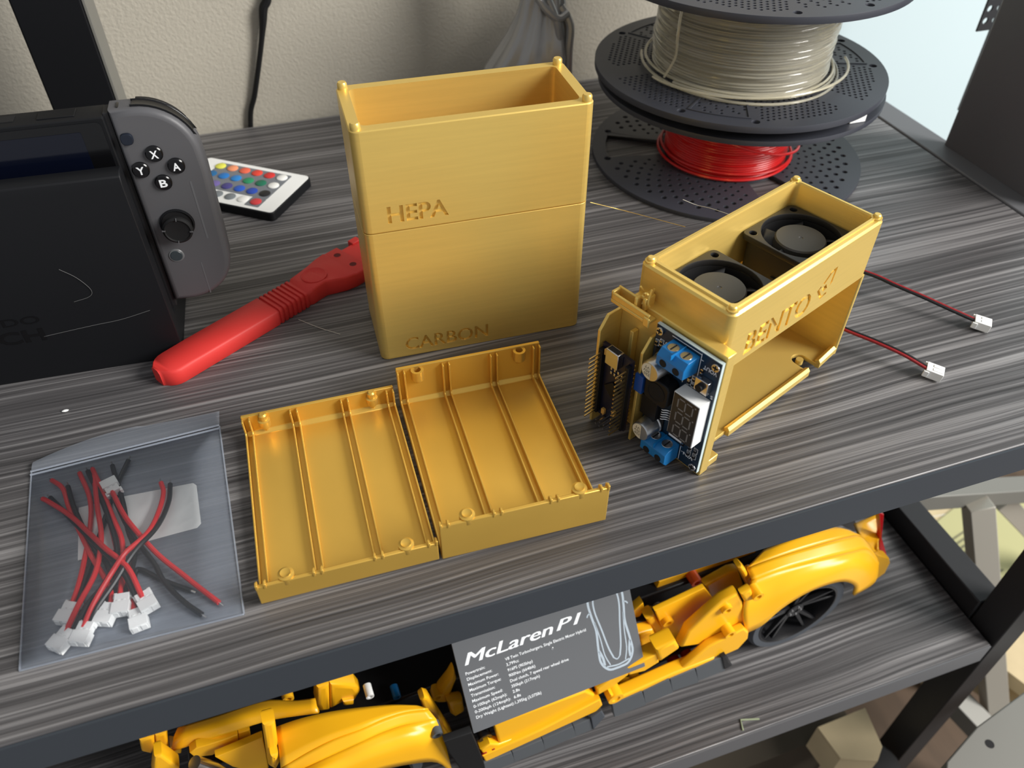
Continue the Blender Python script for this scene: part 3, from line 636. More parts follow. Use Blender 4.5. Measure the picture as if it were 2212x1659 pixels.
MB().box(-52, -40, 20, 26, 132.45, 132.8).build('air_vent', M['spool_gap'], cs, oo)
MB().box(-1.8, 0.8, 17.5, 27, 22, 133.2).build('rail', M['steel_black'], cs, oo, bevel=0.3)
# controller outline
jo = [(1.0, 26.6), (10, 26.2)]+[(10.5+25*math.cos(math.radians(a)), 51.5+25.3*math.sin(math.radians(a))) for a in range(-88, 1, 8)]
jo += [(35.8+0.2*k, 60+10*k) for k in range(0, 5)]+[(11.5+24.6*math.cos(math.radians(a)), 110+24.6*math.sin(math.radians(a))) for a in range(2, 91, 8)]+[(1.0, 134.6)]
vs, fs = plate([jo], 14.6, 3.0, 4)
jc = MB().add([(x, 15+7.3-zz, y) for x, y, zz in vs], fs).build('controller', M['joy'], cs, oo, angle=50)
def on_joy(m_, name, mt, **k):
    o = m_.build(name, mt, jc, oo, **k); return o
def jbtn(x, z, r, h, name, mt, y=15.0):
    return on_joy(MB().lathe([(r, -1), (r, h-0.5), (r-0.5, h), (0.4, h+0.05)], 28, Matrix.Translation((x, y, z)) @ Matrix.Rotation(PI/2, 4, 'X')), name, mt)
for ch, x, z in (('A', 23.2, 105.2), ('X', 15.1, 112.6), ('Y', 6.9, 105.2), ('B', 15.1, 97.4)):
    jbtn(x, z, 4.0, 1.6, 'face_button', M['black_gloss'])
    vs, fs = text_fit(ch, -1.75, 1.75, -1.9, 3.8, 0.06, 0.12)
    on_joy(MB().add([(x+p, 13.3-zz, z+q) for p, q, zz in vs], fs), 'button_letter', M['ink_white'], smooth=False)
# plus button, stick, home button
vs, fs = plate([rrect(-2.8, 2.8, -2.8, 2.8, 2.2, 5)], 2.4, 0.4)
on_joy(MB().add([(4.9+p+0.6, 14.6-zz, 121.2+q) for p, q, zz in vs], fs), 'plus_button', mat('dark_navy_button', rgb(24, 30, 42), 0.3))
on_joy(MB().lathe([(8.4, 0), (8.4, 0.7), (7.6, 0.9), (7.2, 0.2), (7.0, -0.5)], 36, Matrix.Translation((15.1, 15, 73.7)) @ Matrix.Rotation(PI/2, 4, 'X'), cap1=False), 'stick_collar', M['black'])
on_joy(MB().cyl((15.1, 14.7, 73.7), 7.2, 0.3, 'y', 32), 'stick_well', M['spool_gap'])
st = MB().lathe([(4.0, -1), (4.2, 2.2), (6.6, 3.4), (7.4, 4.4), (7.2, 5.6), (6.2, 6.3), (5.7, 5.7), (3.0, 5.4), (0.3, 5.3)], 40, Matrix.Translation((15.3, 14.6, 73.2)) @ Matrix.Rotation(PI/2, 4, 'X'))
on_joy(st, 'thumb_stick', M['rubber'])
for a in (0.2, 1.75, 3.3, 4.85):
    R = Matrix.Translation((15.3, 14.6-6.0, 73.2)) @ Matrix.Rotation(a, 4, 'Y')
    on_joy(MB().box(5.7, 7.3, -0.5, 0.1, -0.25, 0.25, R), 'stick_notch', M['joy'])
jbtn(9.6, 55.2, 4.0, 0.45, 'home_ring', mat('grey_ring', rgb(104, 106, 108), 0.35)); jbtn(9.6, 55.2, 3.3, 0.7, 'home_button', mat('slate_button', rgb(52, 60, 64), 0.35))
# shoulder button and trigger
sh = [(8+0*a, 0) for a in range(0)]
def arc(r0, r1, a0, a1, cx, cz, k=12):
    A = [math.radians(a0+(a1-a0)*i/k) for i in range(k+1)]
    return [(cx+r0*math.cos(a), cz+r0*math.sin(a)) for a in A]+[(cx+r1*math.cos(a), cz+r1*math.sin(a)) for a in reversed(A)]
vs, fs = plate([[(x, z) for x, z in arc(25.3, 22.6, 22, 90, 11.2, 109.8)]+[(4.5, 132.4), (4.5, 135.1)]], 6.4, 0.6, 2)
on_joy(MB().add([(x, 21.5-zz, z) for x, z, zz in vs], fs), 'shoulder_button', M['black_gloss'])
vs, fs = plate([arc(23.8, 18, 30, 88, 11.0, 109.8)], 8.5, 1.4, 3)
on_joy(MB().add([(x, 28.5-zz, z) for x, z, zz in vs], fs), 'trigger', M['black'])
for x0, z0, x1, z1 in ((27.0, 96, 27.6, 63), (20.3, 49, 20.6, 29)):
    on_joy(MB().box(min(x0, x1)-0.15, max(x0, x1)+0.15, 14.9, 15.3, z1, z0), 'seam_line', M['steel'])

# ------------------------------------------------------------------ remote control
RA = math.atan2(0.615, -0.79)
rm = thing('remote_control', 'white and black card remote with rows of coloured buttons', 'remote', (30.9, 539.0, 0), RA)
MB().loft([at_z(rrect(0, 86, 0, 53, 3.5), 0), at_z(rrect(0, 86, 0, 53, 3.5), 5.8), at_z(rrect(0.5, 85.5, 0.5, 52.5, 3.2), 6.4)]).build('case', M['black'], rm)
MB().loft([at_z(rrect(0.8, 85.2, 0.8, 52.2, 3), 6.4), at_z(rrect(0.8, 85.2, 0.8, 52.2, 3), 6.7)]).build('faceplate', M['white'], rm)
grey = mat('grey_keypad_print', rgb(118, 122, 128), 0.5)
MB().loft([at_z(rrect(13, 72, 4.5, 38.5, 1), 6.7), at_z(rrect(13, 72, 4.5, 38.5, 1), 6.75)]).build('keypad_print', grey, rm)
MB().loft([at_z(rrect(13, 24.2, 38.4, 49.5, 1), 6.7), at_z(rrect(13, 24.2, 38.4, 49.5, 1), 6.75)]).build('keypad_print', grey, rm)
keys = [[(236, 236, 232), (236, 236, 232), (32, 32, 34), (206, 62, 66)], [(206, 52, 50), (30, 110, 84), (40, 74, 170), (236, 236, 232)], [(222, 70, 56), (42, 140, 96), (40, 90, 190), (120, 126, 130)],
        [(228, 104, 78), (40, 128, 200), (70, 66, 130), (120, 126, 130)], [(238, 152, 110), (36, 116, 190), (112, 98, 160), (120, 126, 130)], [(226, 224, 90), (32, 100, 150), (206, 150, 196), (120, 126, 130)]]
for i, colr in enumerate(keys):
    for j, kc in enumerate(colr):
        key = 'key_%d_%d_%d' % kc
        if key not in M: M[key] = mat('key_colour', rgb(*kc), 0.45)
        MB().lathe([(3.9, 0), (3.9, 0.5), (3.2, 0.95), (0.3, 1.1)], 20, Matrix.Translation((18.3+i*10.2, 9.4+j*11.4, 6.72))).build('key', M[key], rm)

# ------------------------------------------------------------------ black column, wall cable
colm = thing('monitor_stand', 'black upright stand column behind the game console, grey along its side', 'stand', (-100, 580, 0))
ko = (-100, 580, 0)
MB().box(-119.5, -81.5, 560, 598, 0.4, 420).build('column', M['black'], colm, ko, bevel=1.2)
MB().box(-81.4, -79.5, 560.5, 598, 2, 420).build('side_cover', M['grey_metal'], colm, ko, bevel=0.4)
MB().box(-150, -60, 535, 625, 0, 3).build('foot_plate', M['black'], colm, ko, bevel=0.8)
cp_ = spline([(34, 646.5, 150), (31, 646.5, 100), (25.5, 646.5, 88), (22.5, 646.5, 76), (16.5, 647, 56), (6, 648, 25), (-2, 648.6, 3), (-10, 648.6, -60), (-12, 648.6, -140)], 6)
cr_ = [3.6 if p.z > 104 else (2.6+1.6*math.exp(-((p.z-88)/14)**2)) for p in cp_]
tag(MB().tube(cp_, 3, 10, flat=0.75, rads=cr_).build('power_cable', M['rubber']), 'black power cable hanging down the cream wall behind the desk', 'cable')

# ------------------------------------------------------------------ grey draped figure
fg = thing('figurine', 'shiny grey draped figurine against the wall behind the tall gold box', 'figurine', (212, 572, 0))
def fold(k, t):
    a = 2*PI*t; amp = max(0.0, 1-k/15)*3.4+0.7
    return amp*(0.6*math.sin(9*a+k*0.25)+0.5*math.sin(5*a+1.3+k*0.12)+0.3*math.sin(14*a))
prof = [(64, 0), (61, 6), (57, 16), (54, 28), (50, 40), (45, 52), (36, 64), (28, 76), (22, 88), (19, 100), (17, 112), (18, 126), (19, 140), (16, 152), (9, 160)]
loops = []
for k, (r, z) in enumerate(prof):
    lx = -0.16*z+0.0*z; loops.append([((r+fold(k, i/72))*math.cos(2*PI*i/72)*(1.0 if math.cos(2*PI*i/72) < 0 else 0.62*min(1.0, 30/r))+6-0.02*z+(z*0.05), (r+fold(k, i/72))*0.72*min(1.0, 34/r)*math.sin(2*PI*i/72), z) for i in range(72)])
MB().loft(loops).build('robe', M['pewter'], fg, angle=70)
for pts, r in (([(14, -12, 96), (20, -17, 84), (19, -19, 66), (20, -18, 46), (22, -18, 24)], 3.2), ([(4, -14, 102), (9, -19, 88), (12, -19, 70), (14, -20, 52)], 2.6), ([(-4, -13, 104), (2, -17, 96), (10, -19, 90), (18, -16, 92)], 2.8)):
    MB().tube(spline(pts, 6), r, 10).build('drape_fold', M['pewter'], fg)
MB().lathe([(2, 158), (6, 160), (7.5, 166), (6.5, 173), (2, 177)], 20, Matrix.Translation((9, 0, 0))).build('head', M['pewter'], fg)

# ------------------------------------------------------------------ filament spools
def flange(R, holes, th, z, center, bevel=0.5):
    vs, fs = plate([circle(0, 0, R, 96)]+holes, th, 0.15, 1)
    return MB().add([(x, y, zz+z+th/2) for x, y, zz in vs], fs)
def hole(x, y, r): return circle(x, y, r, 7)
def slot(a0, a1, r0, r1, k=8):
    A = [math.radians(a0+(a1-a0)*i/k) for i in range(k+1)]
    return [(r1*math.cos(a), r1*math.sin(a)) for a in A]+[(r0*math.cos(a), r0*math.sin(a)) for a in reversed(A)]
# --- red spool below
RS = (335.5, 486.5)
rs = thing('red_filament_spool', 'spool of red filament with perforated black flanges, bottom of the two', 'spool', (RS[0], RS[1], 0))
slots = [(143, 169), (261, 287), (26, 50)]
hs = [slot(a, b, 46, 90) for a, b in slots]
def clear_of(x, y, m_=3.0):
    r = math.hypot(x, y); a = math.degrees(math.atan2(y, x)) % 360
    return not any((s0-4 < a < s1+4) and 40 < r < 95 for s0, s1 in slots)
for k in range(44):
    for j in range(9):
        a = 2*PI*k/44+0.045*j*1.6; r = 44+j*5.6
        x, y = r*math.cos(a), r*math.sin(a)
        if clear_of(x, y): hs.append(hole(x, y, 1.0+0.024*(r-44)))
for a in (142, 170, 258, 289, 26, 52):
    hs.append(circle(91*math.cos(math.radians(a)), 91*math.sin(math.radians(a)), 2.6, 12))
flange(100, hs, 3.2, 0, None).build('lower_flange', M['spool'], rs, angle=30)
flange(100, [slot(a, a+26, 40, 88) for a in (20, 140, 260)], 3.4, 57.2, None).build('upper_flange', M['spool'], rs, angle=30)
MB().lathe([(36, 3.2), (36, 57.2)], 40).build('core', M['spool'], rs)
random.seed(11)
def coil(r, z0, z1, pitch, jit, seed, n=72):
    random.seed(seed); prof = []; z = z0; rows = int((z1-z0)/pitch)
    offs = [random.uniform(-jit, jit) for _ in range(rows)]; ph = [random.random()*6.28 for _ in range(rows)]
    idx = []
    for k in range(rows):
        prof += [(r-0.55+offs[k]*0.5, z0+k*pitch), (r+offs[k], z0+(k+0.3)*pitch), (r+offs[k], z0+(k+0.7)*pitch)]; idx += [k]*3
    prof.append((r-0.5, z1)); idx.append(rows-1)
    m_ = MB().lathe(prof, n, jitter=lambda q, t: jit*0.9*math.sin(2*PI*t*3+ph[idx[q]])*math.sin(2*PI*t*2+ph[idx[q]]*2))
    return m_
coil(45.5, 3.4, 57, 1.8, 0.12, 2).build('red_filament', M['red_fil'], rs, angle=50)
def loop_tube(rs_, z_, r, a0, a1, seed, wob=1.2, zw=1.0):
    random.seed(seed); p1, p2 = random.random()*6, random.random()*6
    pts = []
    for i in range(73):
        a = math.radians(a0+(a1-a0)*i/72); rr = rs_+wob*math.sin(2*a+p1)+wob*0.5*math.sin(3*a+p2)
        pts.append((rr*math.cos(a), rr*math.sin(a), z_+zw*math.sin(a*1.0+p2)))
    return MB().tube(pts, r, 7)
loop_tube(49.5, 5.5, 1.0, 0, 360, 4, 0.8, 0.4).build('loose_loop', M['red_fil'], rs)
loop_tube(48.0, 8.5, 1.0, 0, 360, 5, 0.8, 0.4).build('loose_loop', M['red_fil'], rs)
loop_tube(52.5, 30, 1.0, 120, 420, 6, 1.6, 14).build('loose_loop', M['red_fil'], rs)
# --- clear spool on top
CSP = (330.5, 483.0)
cs2 = thing('clear_filament_spool', 'spool of clear filament with dark flanges, stacked on the red spool', 'spool', (CSP[0], CSP[1], 64.6))
def clear_holes(seed_rot):
    hs = []
    wed = [(14, 40), (158, 184), (278, 304)] if seed_rot else []
    pock = [(s0, s1) for s0, s1 in wed]
    for i in range(-24, 25):
        for j in range(-27, 28):
            x = i*4.1+(2.05 if j % 2 else 0); y = j*3.55; r = math.hypot(x, y); a = (math.degrees(math.atan2(y, x))-seed_rot) % 120
            if not (60 < r < 90.5): continue
            if 16 < a < 104 and abs(a-60) > 6: hs.append(hole(x, y, 1.15))
            elif 16 >= a or a >= 104:
                if (i+j) % 2 == 0 and 64 < r < 86 and (a < 12 or a > 108): hs.append(hole(x, y, 1.2))
    for k in range(3):
        for da in (-14.5, 14.5):
            a = math.radians(seed_rot+k*120+da); hs.append(circle(92.5*math.cos(a), 92.5*math.sin(a), 2.7, 12))
    return hs
SR = -8
flange(100, clear_holes(SR), 4.2, 3.6, None, 0.9).build('lower_flange', M['spool'], cs2, angle=30)
for k in range(3):                            # shallow raised rims of the openings
    o_ = slot(SR+k*120-13, SR+k*120+13, 60, 89); i_ = slot(SR+k*120-12, SR+k*120+12, 61, 87.6)
    vs, fs = plate([o_, i_], 0.7, 0.15); MB().add([(x, y, z+8.1) for x, y, z in vs], fs).build('opening_rim', M['spool'], cs2)
MB().lathe([(60, -4.0), (60, 0.0), (60, 3.4), (58, 3.6)], 64).build('hub_ring', M['spool_gap'], cs2)
flange(100, clear_holes(SR+35), 4.2, 68.5, None, 0.9).build('upper_flange', M['spool'], cs2, angle=30)
MB().lathe([(40, 7), (40, 69)], 40).build('core', M['spool'], cs2)
coil(60, 8.2, 68.2, 1.75, 0.8, 3).build('clear_filament', M['clear_fil'], cs2, angle=50)
for q, (r, z_, a0, a1, sd) in enumerate(((65, 10, -160, 100, 1), (68.5, 9.5, 150, 400, 2), (71.5, 11.5, -170, -20, 3), (63.5, 12, 120, 480, 8))):
    loop_tube(r, z_, 0.95, a0, a1, sd, 1.6, 1.4).build('loose_loop', M['clear_fil'], cs2)
MB().tube(spline([(-58, -18, 66), (-62, -20, 56), (-63.5, -22, 40), (-62, -20, 26), (-66, -16, 12)], 6), 0.9, 7).build('loose_loop', M['clear_fil'], cs2)
MB().box(34, 46, -86.2, -83.4, -3.9, 3.4).build('tab', M['white'], cs2, bevel=0.3)

# ------------------------------------------------------------------ plastic bag and wire leads
BG = (-91, 262)
bag = thing('zip_bag', 'clear plastic zip bag full of red and black wire leads', 'bag', (BG[0], BG[1], 0))
q4 = [(-133, 203), (-48, 200.4), (-50, 313), (-137.5, 310)]     # BL BR TR TL of the pouch at the zip line
def bil(u, v): 
    a = [q4[0][i]*(1-u)+q4[1][i]*u for i in (0, 1)]; b = [q4[3][i]*(1-u)+q4[2][i]*u for i in (0, 1)]
    return a[0]*(1-v)+b[0]*v, a[1]*(1-v)+b[1]*v
def sheet(hf, NU=30, NV=36):
    m_ = MB(); vs = []; fs = []
    for j in range(NV+1):
        for i in range(NU+1):
            u, v = i/NU, j/NV; x, y = bil(u, v); vs.append((x, y, hf(u, v)))
    for j in range(NV):
        for i in range(NU): a = j*(NU+1)+i; fs.append((a, a+1, a+NU+2, a+NU+1))
    return m_.add(vs, fs)
def top_h(u, v):
    d = max(0.0, min(1, u*8, (1-u)*8, v*40+0.3, (1-v)*6)); d = math.sin(d*PI/2)
    bulge = 10.5*math.exp(-(((u-0.36)/0.34)**2+((v-0.28)/0.5)**2))
    return 0.35+d*(2.8+bulge+0.35*math.sin(9*u+4*v)*math.sin(7*v))
def film_z(x, y):
    v_ = min(0.999, max(0.0, (y-201.5)/109.5)); xl = -133-4.5*v_; return top_h(min(1, max(0, (x-xl)/(85+2.5*v_))), v_)
bo = (BG[0], BG[1], 0)
sheet(lambda u, v: 0.15, 4, 4).build('back_film', M['film_back'], bag, bo)
sheet(top_h).build('front_film', M['film'], bag, bo, angle=180)
# folded flap above the zip
fl_ = MB(); fpts = []
NU = 24
for j in range(7):
    for i in range(NU+1):
        u = i/NU; x0_, y0_ = bil(u, 1.0); top = 10.5+3.0*math.sin(PI*u)*0.4+ (0 if u > 0.55 else -5*(0.55-u)*(0.55-u)*4+1)
        fpts.append((x0_+0.8*j/6, y0_+top*j/6, 0.5+2.4*math.sin(PI*j/6*0.6)*(0.6+0.4*math.sin(5*u))))
fl_.add(fpts, [(j*(NU+1)+i, j*(NU+1)+i+1, (j+1)*(NU+1)+i+1, (j+1)*(NU+1)+i) for j in range(6) for i in range(NU)])
fl_.build('flap', M['film_flap'], bag, bo, angle=180)
zp_ = [bil(i/12, 1.0) for i in range(13)]
for dz, nm in ((0, 'zip_ridge'), (-2.2, 'zip_ridge')):
    MB().tube([(x, y+dz, 1.2) for x, y in zp_], 0.55, 6).build(nm, M['film_back'], bag, bo)
for a_, b_ in ((0, 1), (1, 2), (3, 0)):
    p, q = q4[a_], q4[b_]; MB().tube([(p[0], p[1], 0.4), ((p[0]+q[0])/2, (p[1]+q[1])/2, 0.5), (q[0], q[1], 0.4)], 0.42, 6).build('sealed_edge', M['film_back'], bag, bo)
vs, fs = plate([[(-114, 250), (-97, 251), (-87, 251), (-64, 251.5), (-62.2, 253.5), (-63, 277), (-64.5, 279), (-97, 281), (-115, 280.5)]], 0.15)
MB().add([(x, y, z+0.3) for x, y, z in vs], fs).build('sticker', M['paper_white'], bag, bo)
leads = {
'A': ([(-130,289,3.5),(-117,273,5.2),(-108,259,6.5),(-100,246,8.2),(-91,233,8.4),(-86,218,5.4)], [(-127,289,2.4),(-115,269,3.4),(-105,252,5.2),(-94,234,6.6),(-89,220,4.6)], (-86.5,219.5,2.4), (-80.5,204)),
'B': ([(-108,296,3),(-105,273,5.5),(-103,255,5.2),(-105,238,4.6),(-111,223,5),(-116,211,4)], [(-111,300,3),(-102,272,4),(-97,246,3),(-102,231,3.6),(-108,222,4.4),(-114,209.5,3.6)], (-114,212,1.6), (-121,203.5)),
'C': ([(-78,281,4),(-77,274,5),(-79,262,6.6),(-83,250,8.6),(-91,240,10.2),(-98,232,7.6),(-105,221,5.6),(-109,212,4.2)], [(-74,279,4),(-75,267,5.6),(-80,252,7.4),(-89,239,8.6),(-97,228,6.4),(-104,219,4.8),(-107,211,3.8)], (-107.4,213,1.6), (-111,204)),
'D': ([(-99,281,5),(-94,266,5.6),(-89,255,6),(-80,239,4.6),(-70,225,4),(-64,217,3),(-57,208,2)], [(-99,279,3.4),(-91,255,4),(-82,236,3),(-78,225,3),(-71,213,3),(-64,204.5,2)], (-98.2,279.5,2.2), (-104,295)),
'E': ([(-109,301,3.6),(-104,285,3),(-99,267,3.2),(-95,252,3),(-95,236,2.6),(-95.5,221,3.6)], [(-100,300,3),(-95,275,2.6),(-93,259,2),(-90,245,2),(-93,229,2),(-93.5,221,3)], (-94,222,1.8), (-96,205.5)),
'F': ([(-127,300,3),(-121,291,4),(-118,279,3),(-112,261,2.6),(-107,247,2.4),(-100,230,2.4),(-99,219,3)], [(-119,292,4),(-115,276,4.4),(-108,256,3),(-101,242,2.4),(-99,231,2),(-101,220,2.6)], (-99,219.5,1.2), (-105,204.5)),
'G': ([(-115,301,2),(-110,284,1.8),(-109,268,1.8),(-111,246,1.8),(-113,233,2),(-115.5,223,2.2)], [(-93,302,2),(-98,288,1.8),(-103,269,1.5),(-108,246,1.5),(-111,233,1.6),(-113,222.5,2)], (-113.6,225,0.8), (-119.5,213)),
'H': ([(-102,274,1.8),(-99,257,1.6),(-96,241,1.6),(-92,222,1.8),(-89,212,2.6)], [(-68,218,1.6),(-79,227,1.6),(-89,236,1.6),(-90,226,1.6),(-87,213,2.4)], (-89,213.4,1.0), (-87.6,203)),
}
lead_labels = {'A': 'lead crossing over the bundle, plug lowest right of the group', 'B': 'lead whose plug lies furthest to the lower left', 'C': 'lead bending up-right over the sticker, second plug from left', 'D': 'lead whose plug points up at the top of the bundle', 'E': 'lead with its plug in the middle of the bottom row', 'F': 'lead with its plug left of the middle plug in the row', 'G': 'lead under the others, plug just above the leftmost plug', 'H': 'lead under the bundle, plug beside the lowest right plug'}
for k, (rp_, bp_, pc, pe) in leads.items():
    ld = thing('wire_lead', 'red and black '+lead_labels[k], 'wire lead', (pc[0], pc[1], 0.3), 0, 'wire leads in the plastic bag'); lo = (pc[0], pc[1], 0.3)
    ang = math.atan2(pe[1]-pc[1], pe[0]-pc[0]); L_ = min(8.0, math.hypot(pe[0]-pc[0], pe[1]-pc[1]))
    pm = plug_mesh(4.2, 6.0, 3.6); pm.box(4.0, L_+1.2, -3.6, 3.6, -0.3, 3.9); pm.box(L_-0.6, L_+1.5, -2.9, -0.6, 0.4, 3.4); pm.box(L_-0.6, L_+1.5, 0.6, 2.9, 0.4, 3.4)
    xf(pm, Matrix.Translation((pc[0], pc[1]+1.2, max(0.7, min(pc[2], film_z(pc[0], pc[1]-4)-4.9)))) @ Matrix.Rotation(ang, 4, 'Z')); pm.build('plug', M['white'], ld, lo, bevel=0.3)
    for pts, nm, mt in ((rp_, 'red_wire', M['wire_red']), (bp_, 'black_wire', M['wire_black'])):
        P = spline(pts, 7); P = [V(p.x, p.y, max(1.4, min(p.z, film_z(p.x, p.y)-1.5))) for p in P]; MB().tube(P, 1.12, 9).build(nm, mt, ld, lo)
        e0, e1 = (P[0], P[1]) if (P[0]-V(*pc)).length > (P[-1]-V(*pc)).length else (P[-1], P[-2])
        d = (e0-e1).normalized(); MB().tube([e0-d*0.2, e0+d*2.6], 0.42, 6).build('bare_tip', M['chrome'], ld, lo)
# ------------------------------------------------------------------ toy sports car on the lower shelf
CW = V(296.5, 220.5, LZ); CA = math.radians(3); cu = V(math.cos(CA), math.sin(CA), 0); cn = V(-math.sin(CA), math.cos(CA), 0)
car = thing('toy_car', 'large yellow brick-built sports car model on the lower shelf', 'toy car', CW, CA)
def S4(x, y): return (1260+x*700/2212, 1080+y*480/1517)
def SF(x, y): return (280+x*500/2212, 1440+y*219/969)
def SS(x, y): return (760+x*580/2212, 1420+y*239/911)
def side(q, off):
    h = on_plane(q[0], q[1], CW+cn*off, cn)-CW; return V(h.dot(cu), off, h.z)
def cpanel(name, pts, off, th, mt, fn=S4, bevel=0.8):
    """upright panel of the car body: outline measured on the plane `off`, thickness th going inwards"""
    P = [side(fn(*p), off) for p in pts]; loop = [(p.x, p.z) for p in P]
    a = sum(loop[i][0]*loop[(i+1) % len(loop)][1]-loop[(i+1) % len(loop)][0]*loop[i][1] for i in range(len(loop)))
    if a < 0: loop.reverse()
    vs, fs = plate([loop], th, min(bevel, th*0.45), 2)
    return MB().add([(x, off+th/2-zz, y) for x, y, zz in vs], fs).build(name, mt, car)
def skin(name, rows, mt, th=2.0, sub=4):
    """curved body panel lofted through rows of points (already car coordinates)"""
    R = [spline(r, sub) for r in rows]; cols = list(zip(*R)); G = [spline(c_, sub) for c_ in cols]
    m_ = MB(); nr = len(G[0]); vs = [tuple(p) for c_ in G for p in c_]
    fs = [(i*nr+j, i*nr+j+1, (i+1)*nr+j+1, (i+1)*nr+j) for i in range(len(G)-1) for j in range(nr-1)]
    m_.add(vs, fs); return m_.build(name, mt, car, solid=th, angle=60)
def row(pts, off, fn=S4): return [side(fn(*p), off) for p in pts]
def flat(pts, zs, fn): 
    out = []
    for p, z in zip(pts, zs):
        h = on_plane(*fn(*p), CW+V(0, 0, z), V(0, 0, 1))-CW; out.append(V(h.dot(cu), h.dot(cn), z))
    return out
# rear fender: arch edge, shoulder, ridge, top
low = row([(1105, 905), (1215, 850), (1350, 735), (1500, 640), (1640, 580), (1770, 552), (1850, 585), (1842, 648)], 1)
mid = row([(1090, 740), (1230, 690), (1380, 600), (1530, 530), (1680, 475), (1820, 440), (1940, 470), (1985, 555)], 4)
rid = flat([(1150, 548), (1290, 497), (1420, 455), (1560, 418), (1700, 384), (1830, 354), (1935, 338), (2012, 420)], (106, 107, 106, 104, 100, 95, 88, 70), S4)
top = flat([(1115, 470), (1240, 420), (1400, 366), (1560, 318), (1700, 278), (1800, 252), (1880, 245), (1950, 310)], (107, 109, 109, 107, 104, 100, 95, 82), S4)
top2 = flat([(1235, 345), (1350, 300), (1470, 255), (1600, 215), (1700, 190), (1780, 200), (1830, 222), (1890, 262)], (108, 110, 110, 108, 105, 102, 97, 84), S4)
skin('rear_fender', [low, mid, rid], M['car']); skin('rear_shoulder', [rid, top], M['car']); skin('rear_deck', [top, top2], M['car'])
skin('rear_quarter', [row([(1845, 170), (1930, 130), (2010, 95)], 46), row([(1880, 235), (1950, 250), (2015, 240)], 34), row([(1935, 340), (1990, 355), (2012, 335)], 22)], M['car'])
cpanel('tail_light', [(2020, 90), (2055, 100), (2040, 260), (2080, 400), (2045, 420), (2010, 380), (2030, 230)], 30, 5, M['red_lens'])
cpanel('rear_bumper', [(2000, 375), (2090, 400), (2095, 430), (2060, 500), (1985, 555), (1960, 540), (2015, 430)], 20, 8, M['car'])
cpanel('exhaust_cover', [(1740, 165), (1850, 130), (1880, 200), (1850, 220)], 60, 6, M['car_black'])
# wheel
def wheel(u, w, r, wd):
    T = Matrix.Translation((u, w, r+0.2)) @ Matrix.Rotation(-PI/2, 4, 'X')        # axis towards +w
    wh = MB().lathe([(r-8, -1), (r-3, -1.5), (r-0.8, 1), (r, 5), (r, wd-5), (r-1.5, wd), (r-10, wd), (r-10, 5), (r-9, 0)], 56, T, cap0=False, cap1=False).build('wheel', M['tyre'], car)
    MB().lathe([(r-8, -1.2), (r-9.6, -1.4), (r-10.4, 1.5), (r-10.4, wd-8), (2, wd-8)], 48, T, cap0=False).build('rim', M['car_black'], wh)
    for k in range(10):
        a = 2*PI*k/10+(0.16 if k % 2 else -0.16)
        Rm = T @ Matrix.Rotation(a, 4, 'Z'); sp_ = MB()
        sp_.loft([[(5, -1.6, 4.2), (5, 1.6, 4.2), (5, 1.6, 8), (5, -1.6, 8)], [(r-9.6, -1.0, 0.4), (r-9.6, 1.0, 0.4), (r-9.6, 1.0, 3.4), (r-9.6, -1.0, 3.4)]], M=Rm)
        sp_.build('spoke', M['car_black'], wh, bevel=0.3)
    MB().lathe([(7.2, 2.8), (6.4, 2.2), (2.4, 2.2), (2.2, 3.2)], 24, T).build('hub', M['car_black'], wh)
    for k in range(5):
        a = 2*PI*k/5; MB().cyl((4.6*math.cos(a), 4.6*math.sin(a), 1.7), 0.8, 0.7, n=10, M=T).build('wheel_pin', M['chrome'], wh)
    return wh
wheel(1.6, 6, 41.0, 34); wheel(-318, 8, 36.0, 20)
MB().box(-420, 40, 45, 210, 6, 52).build('chassis', M['car_black'], car, bevel=2)
MB().box(-150, 30, 40, 190, 62, 78).build('engine_cover', M['car_black'], car, bevel=2)
# door and cockpit side
ORG = M['car']
cpanel('door_skin', [(490, 760), (830, 600), (900, 690), (940, 720), (720, 900), (660, 985), (600, 960), (540, 880)], 20, 4, ORG)
cpanel('side_pod', [(665, 1010), (720, 900), (960, 690), (1060, 640), (1090, 700), (1110, 860), (960, 915), (800, 990)], 4, 8, ORG, bevel=2)
cpanel('cockpit_panel', [(520, 560), (860, 440), (1060, 380), (1180, 350), (1110, 470), (830, 590), (480, 740), (420, 790)], 44, 5, ORG)
cpanel('door_top', [(830, 590), (1010, 490), (1060, 480), (1100, 590), (870, 690)], 30, 7, ORG, bevel=2)
cpanel('hinge_cap', [(1060, 470), (1085, 450), (1115, 480), (1190, 640), (1180, 680), (1150, 640)], 16, 8, ORG, bevel=2)
cpanel('door_hinge', [(1080, 650), (1150, 612), (1160, 640), (1220, 640), (1225, 670), (1105, 700)], 2, 6, ORG, bevel=2)
def pin(q, off, r, mt, nm='connector_pin', fn=S4, L_=8):
    c_ = side(fn(*q), off); Rm = Matrix.Translation(c_) @ Matrix.Rotation(-PI/2, 4, 'X')
    MB().lathe([(r*0.55, 2.5), (r*0.55, -0.6), (r, -0.6), (r, L_)], 20, Rm, cap0=False).build(nm, mt, car)
    MB().cyl((0, 0, 1.6), r*0.56, 0.3, n=16, M=Rm).build('pin_hole', M['spool_gap'], car)
pin((775, 565), 36, 4.2, M['orange_pin']); pin((497, 716), 40, 3.4, M['beige_metal']); pin((985, 755), 1.5, 4.0, ORG); pin((580, 840), 17, 4.0, ORG); pin((1195, 660), 0, 4.0, ORG); pin((1150, 530), 16, 3.6, ORG); pin((1935, 350), 19, 2.0, M['grey_metal'], L_=3)
cpanel('mirror_stalk', [(340, 760), (410, 700), (420, 740), (370, 830), (345, 820)], 30, 6, ORG)
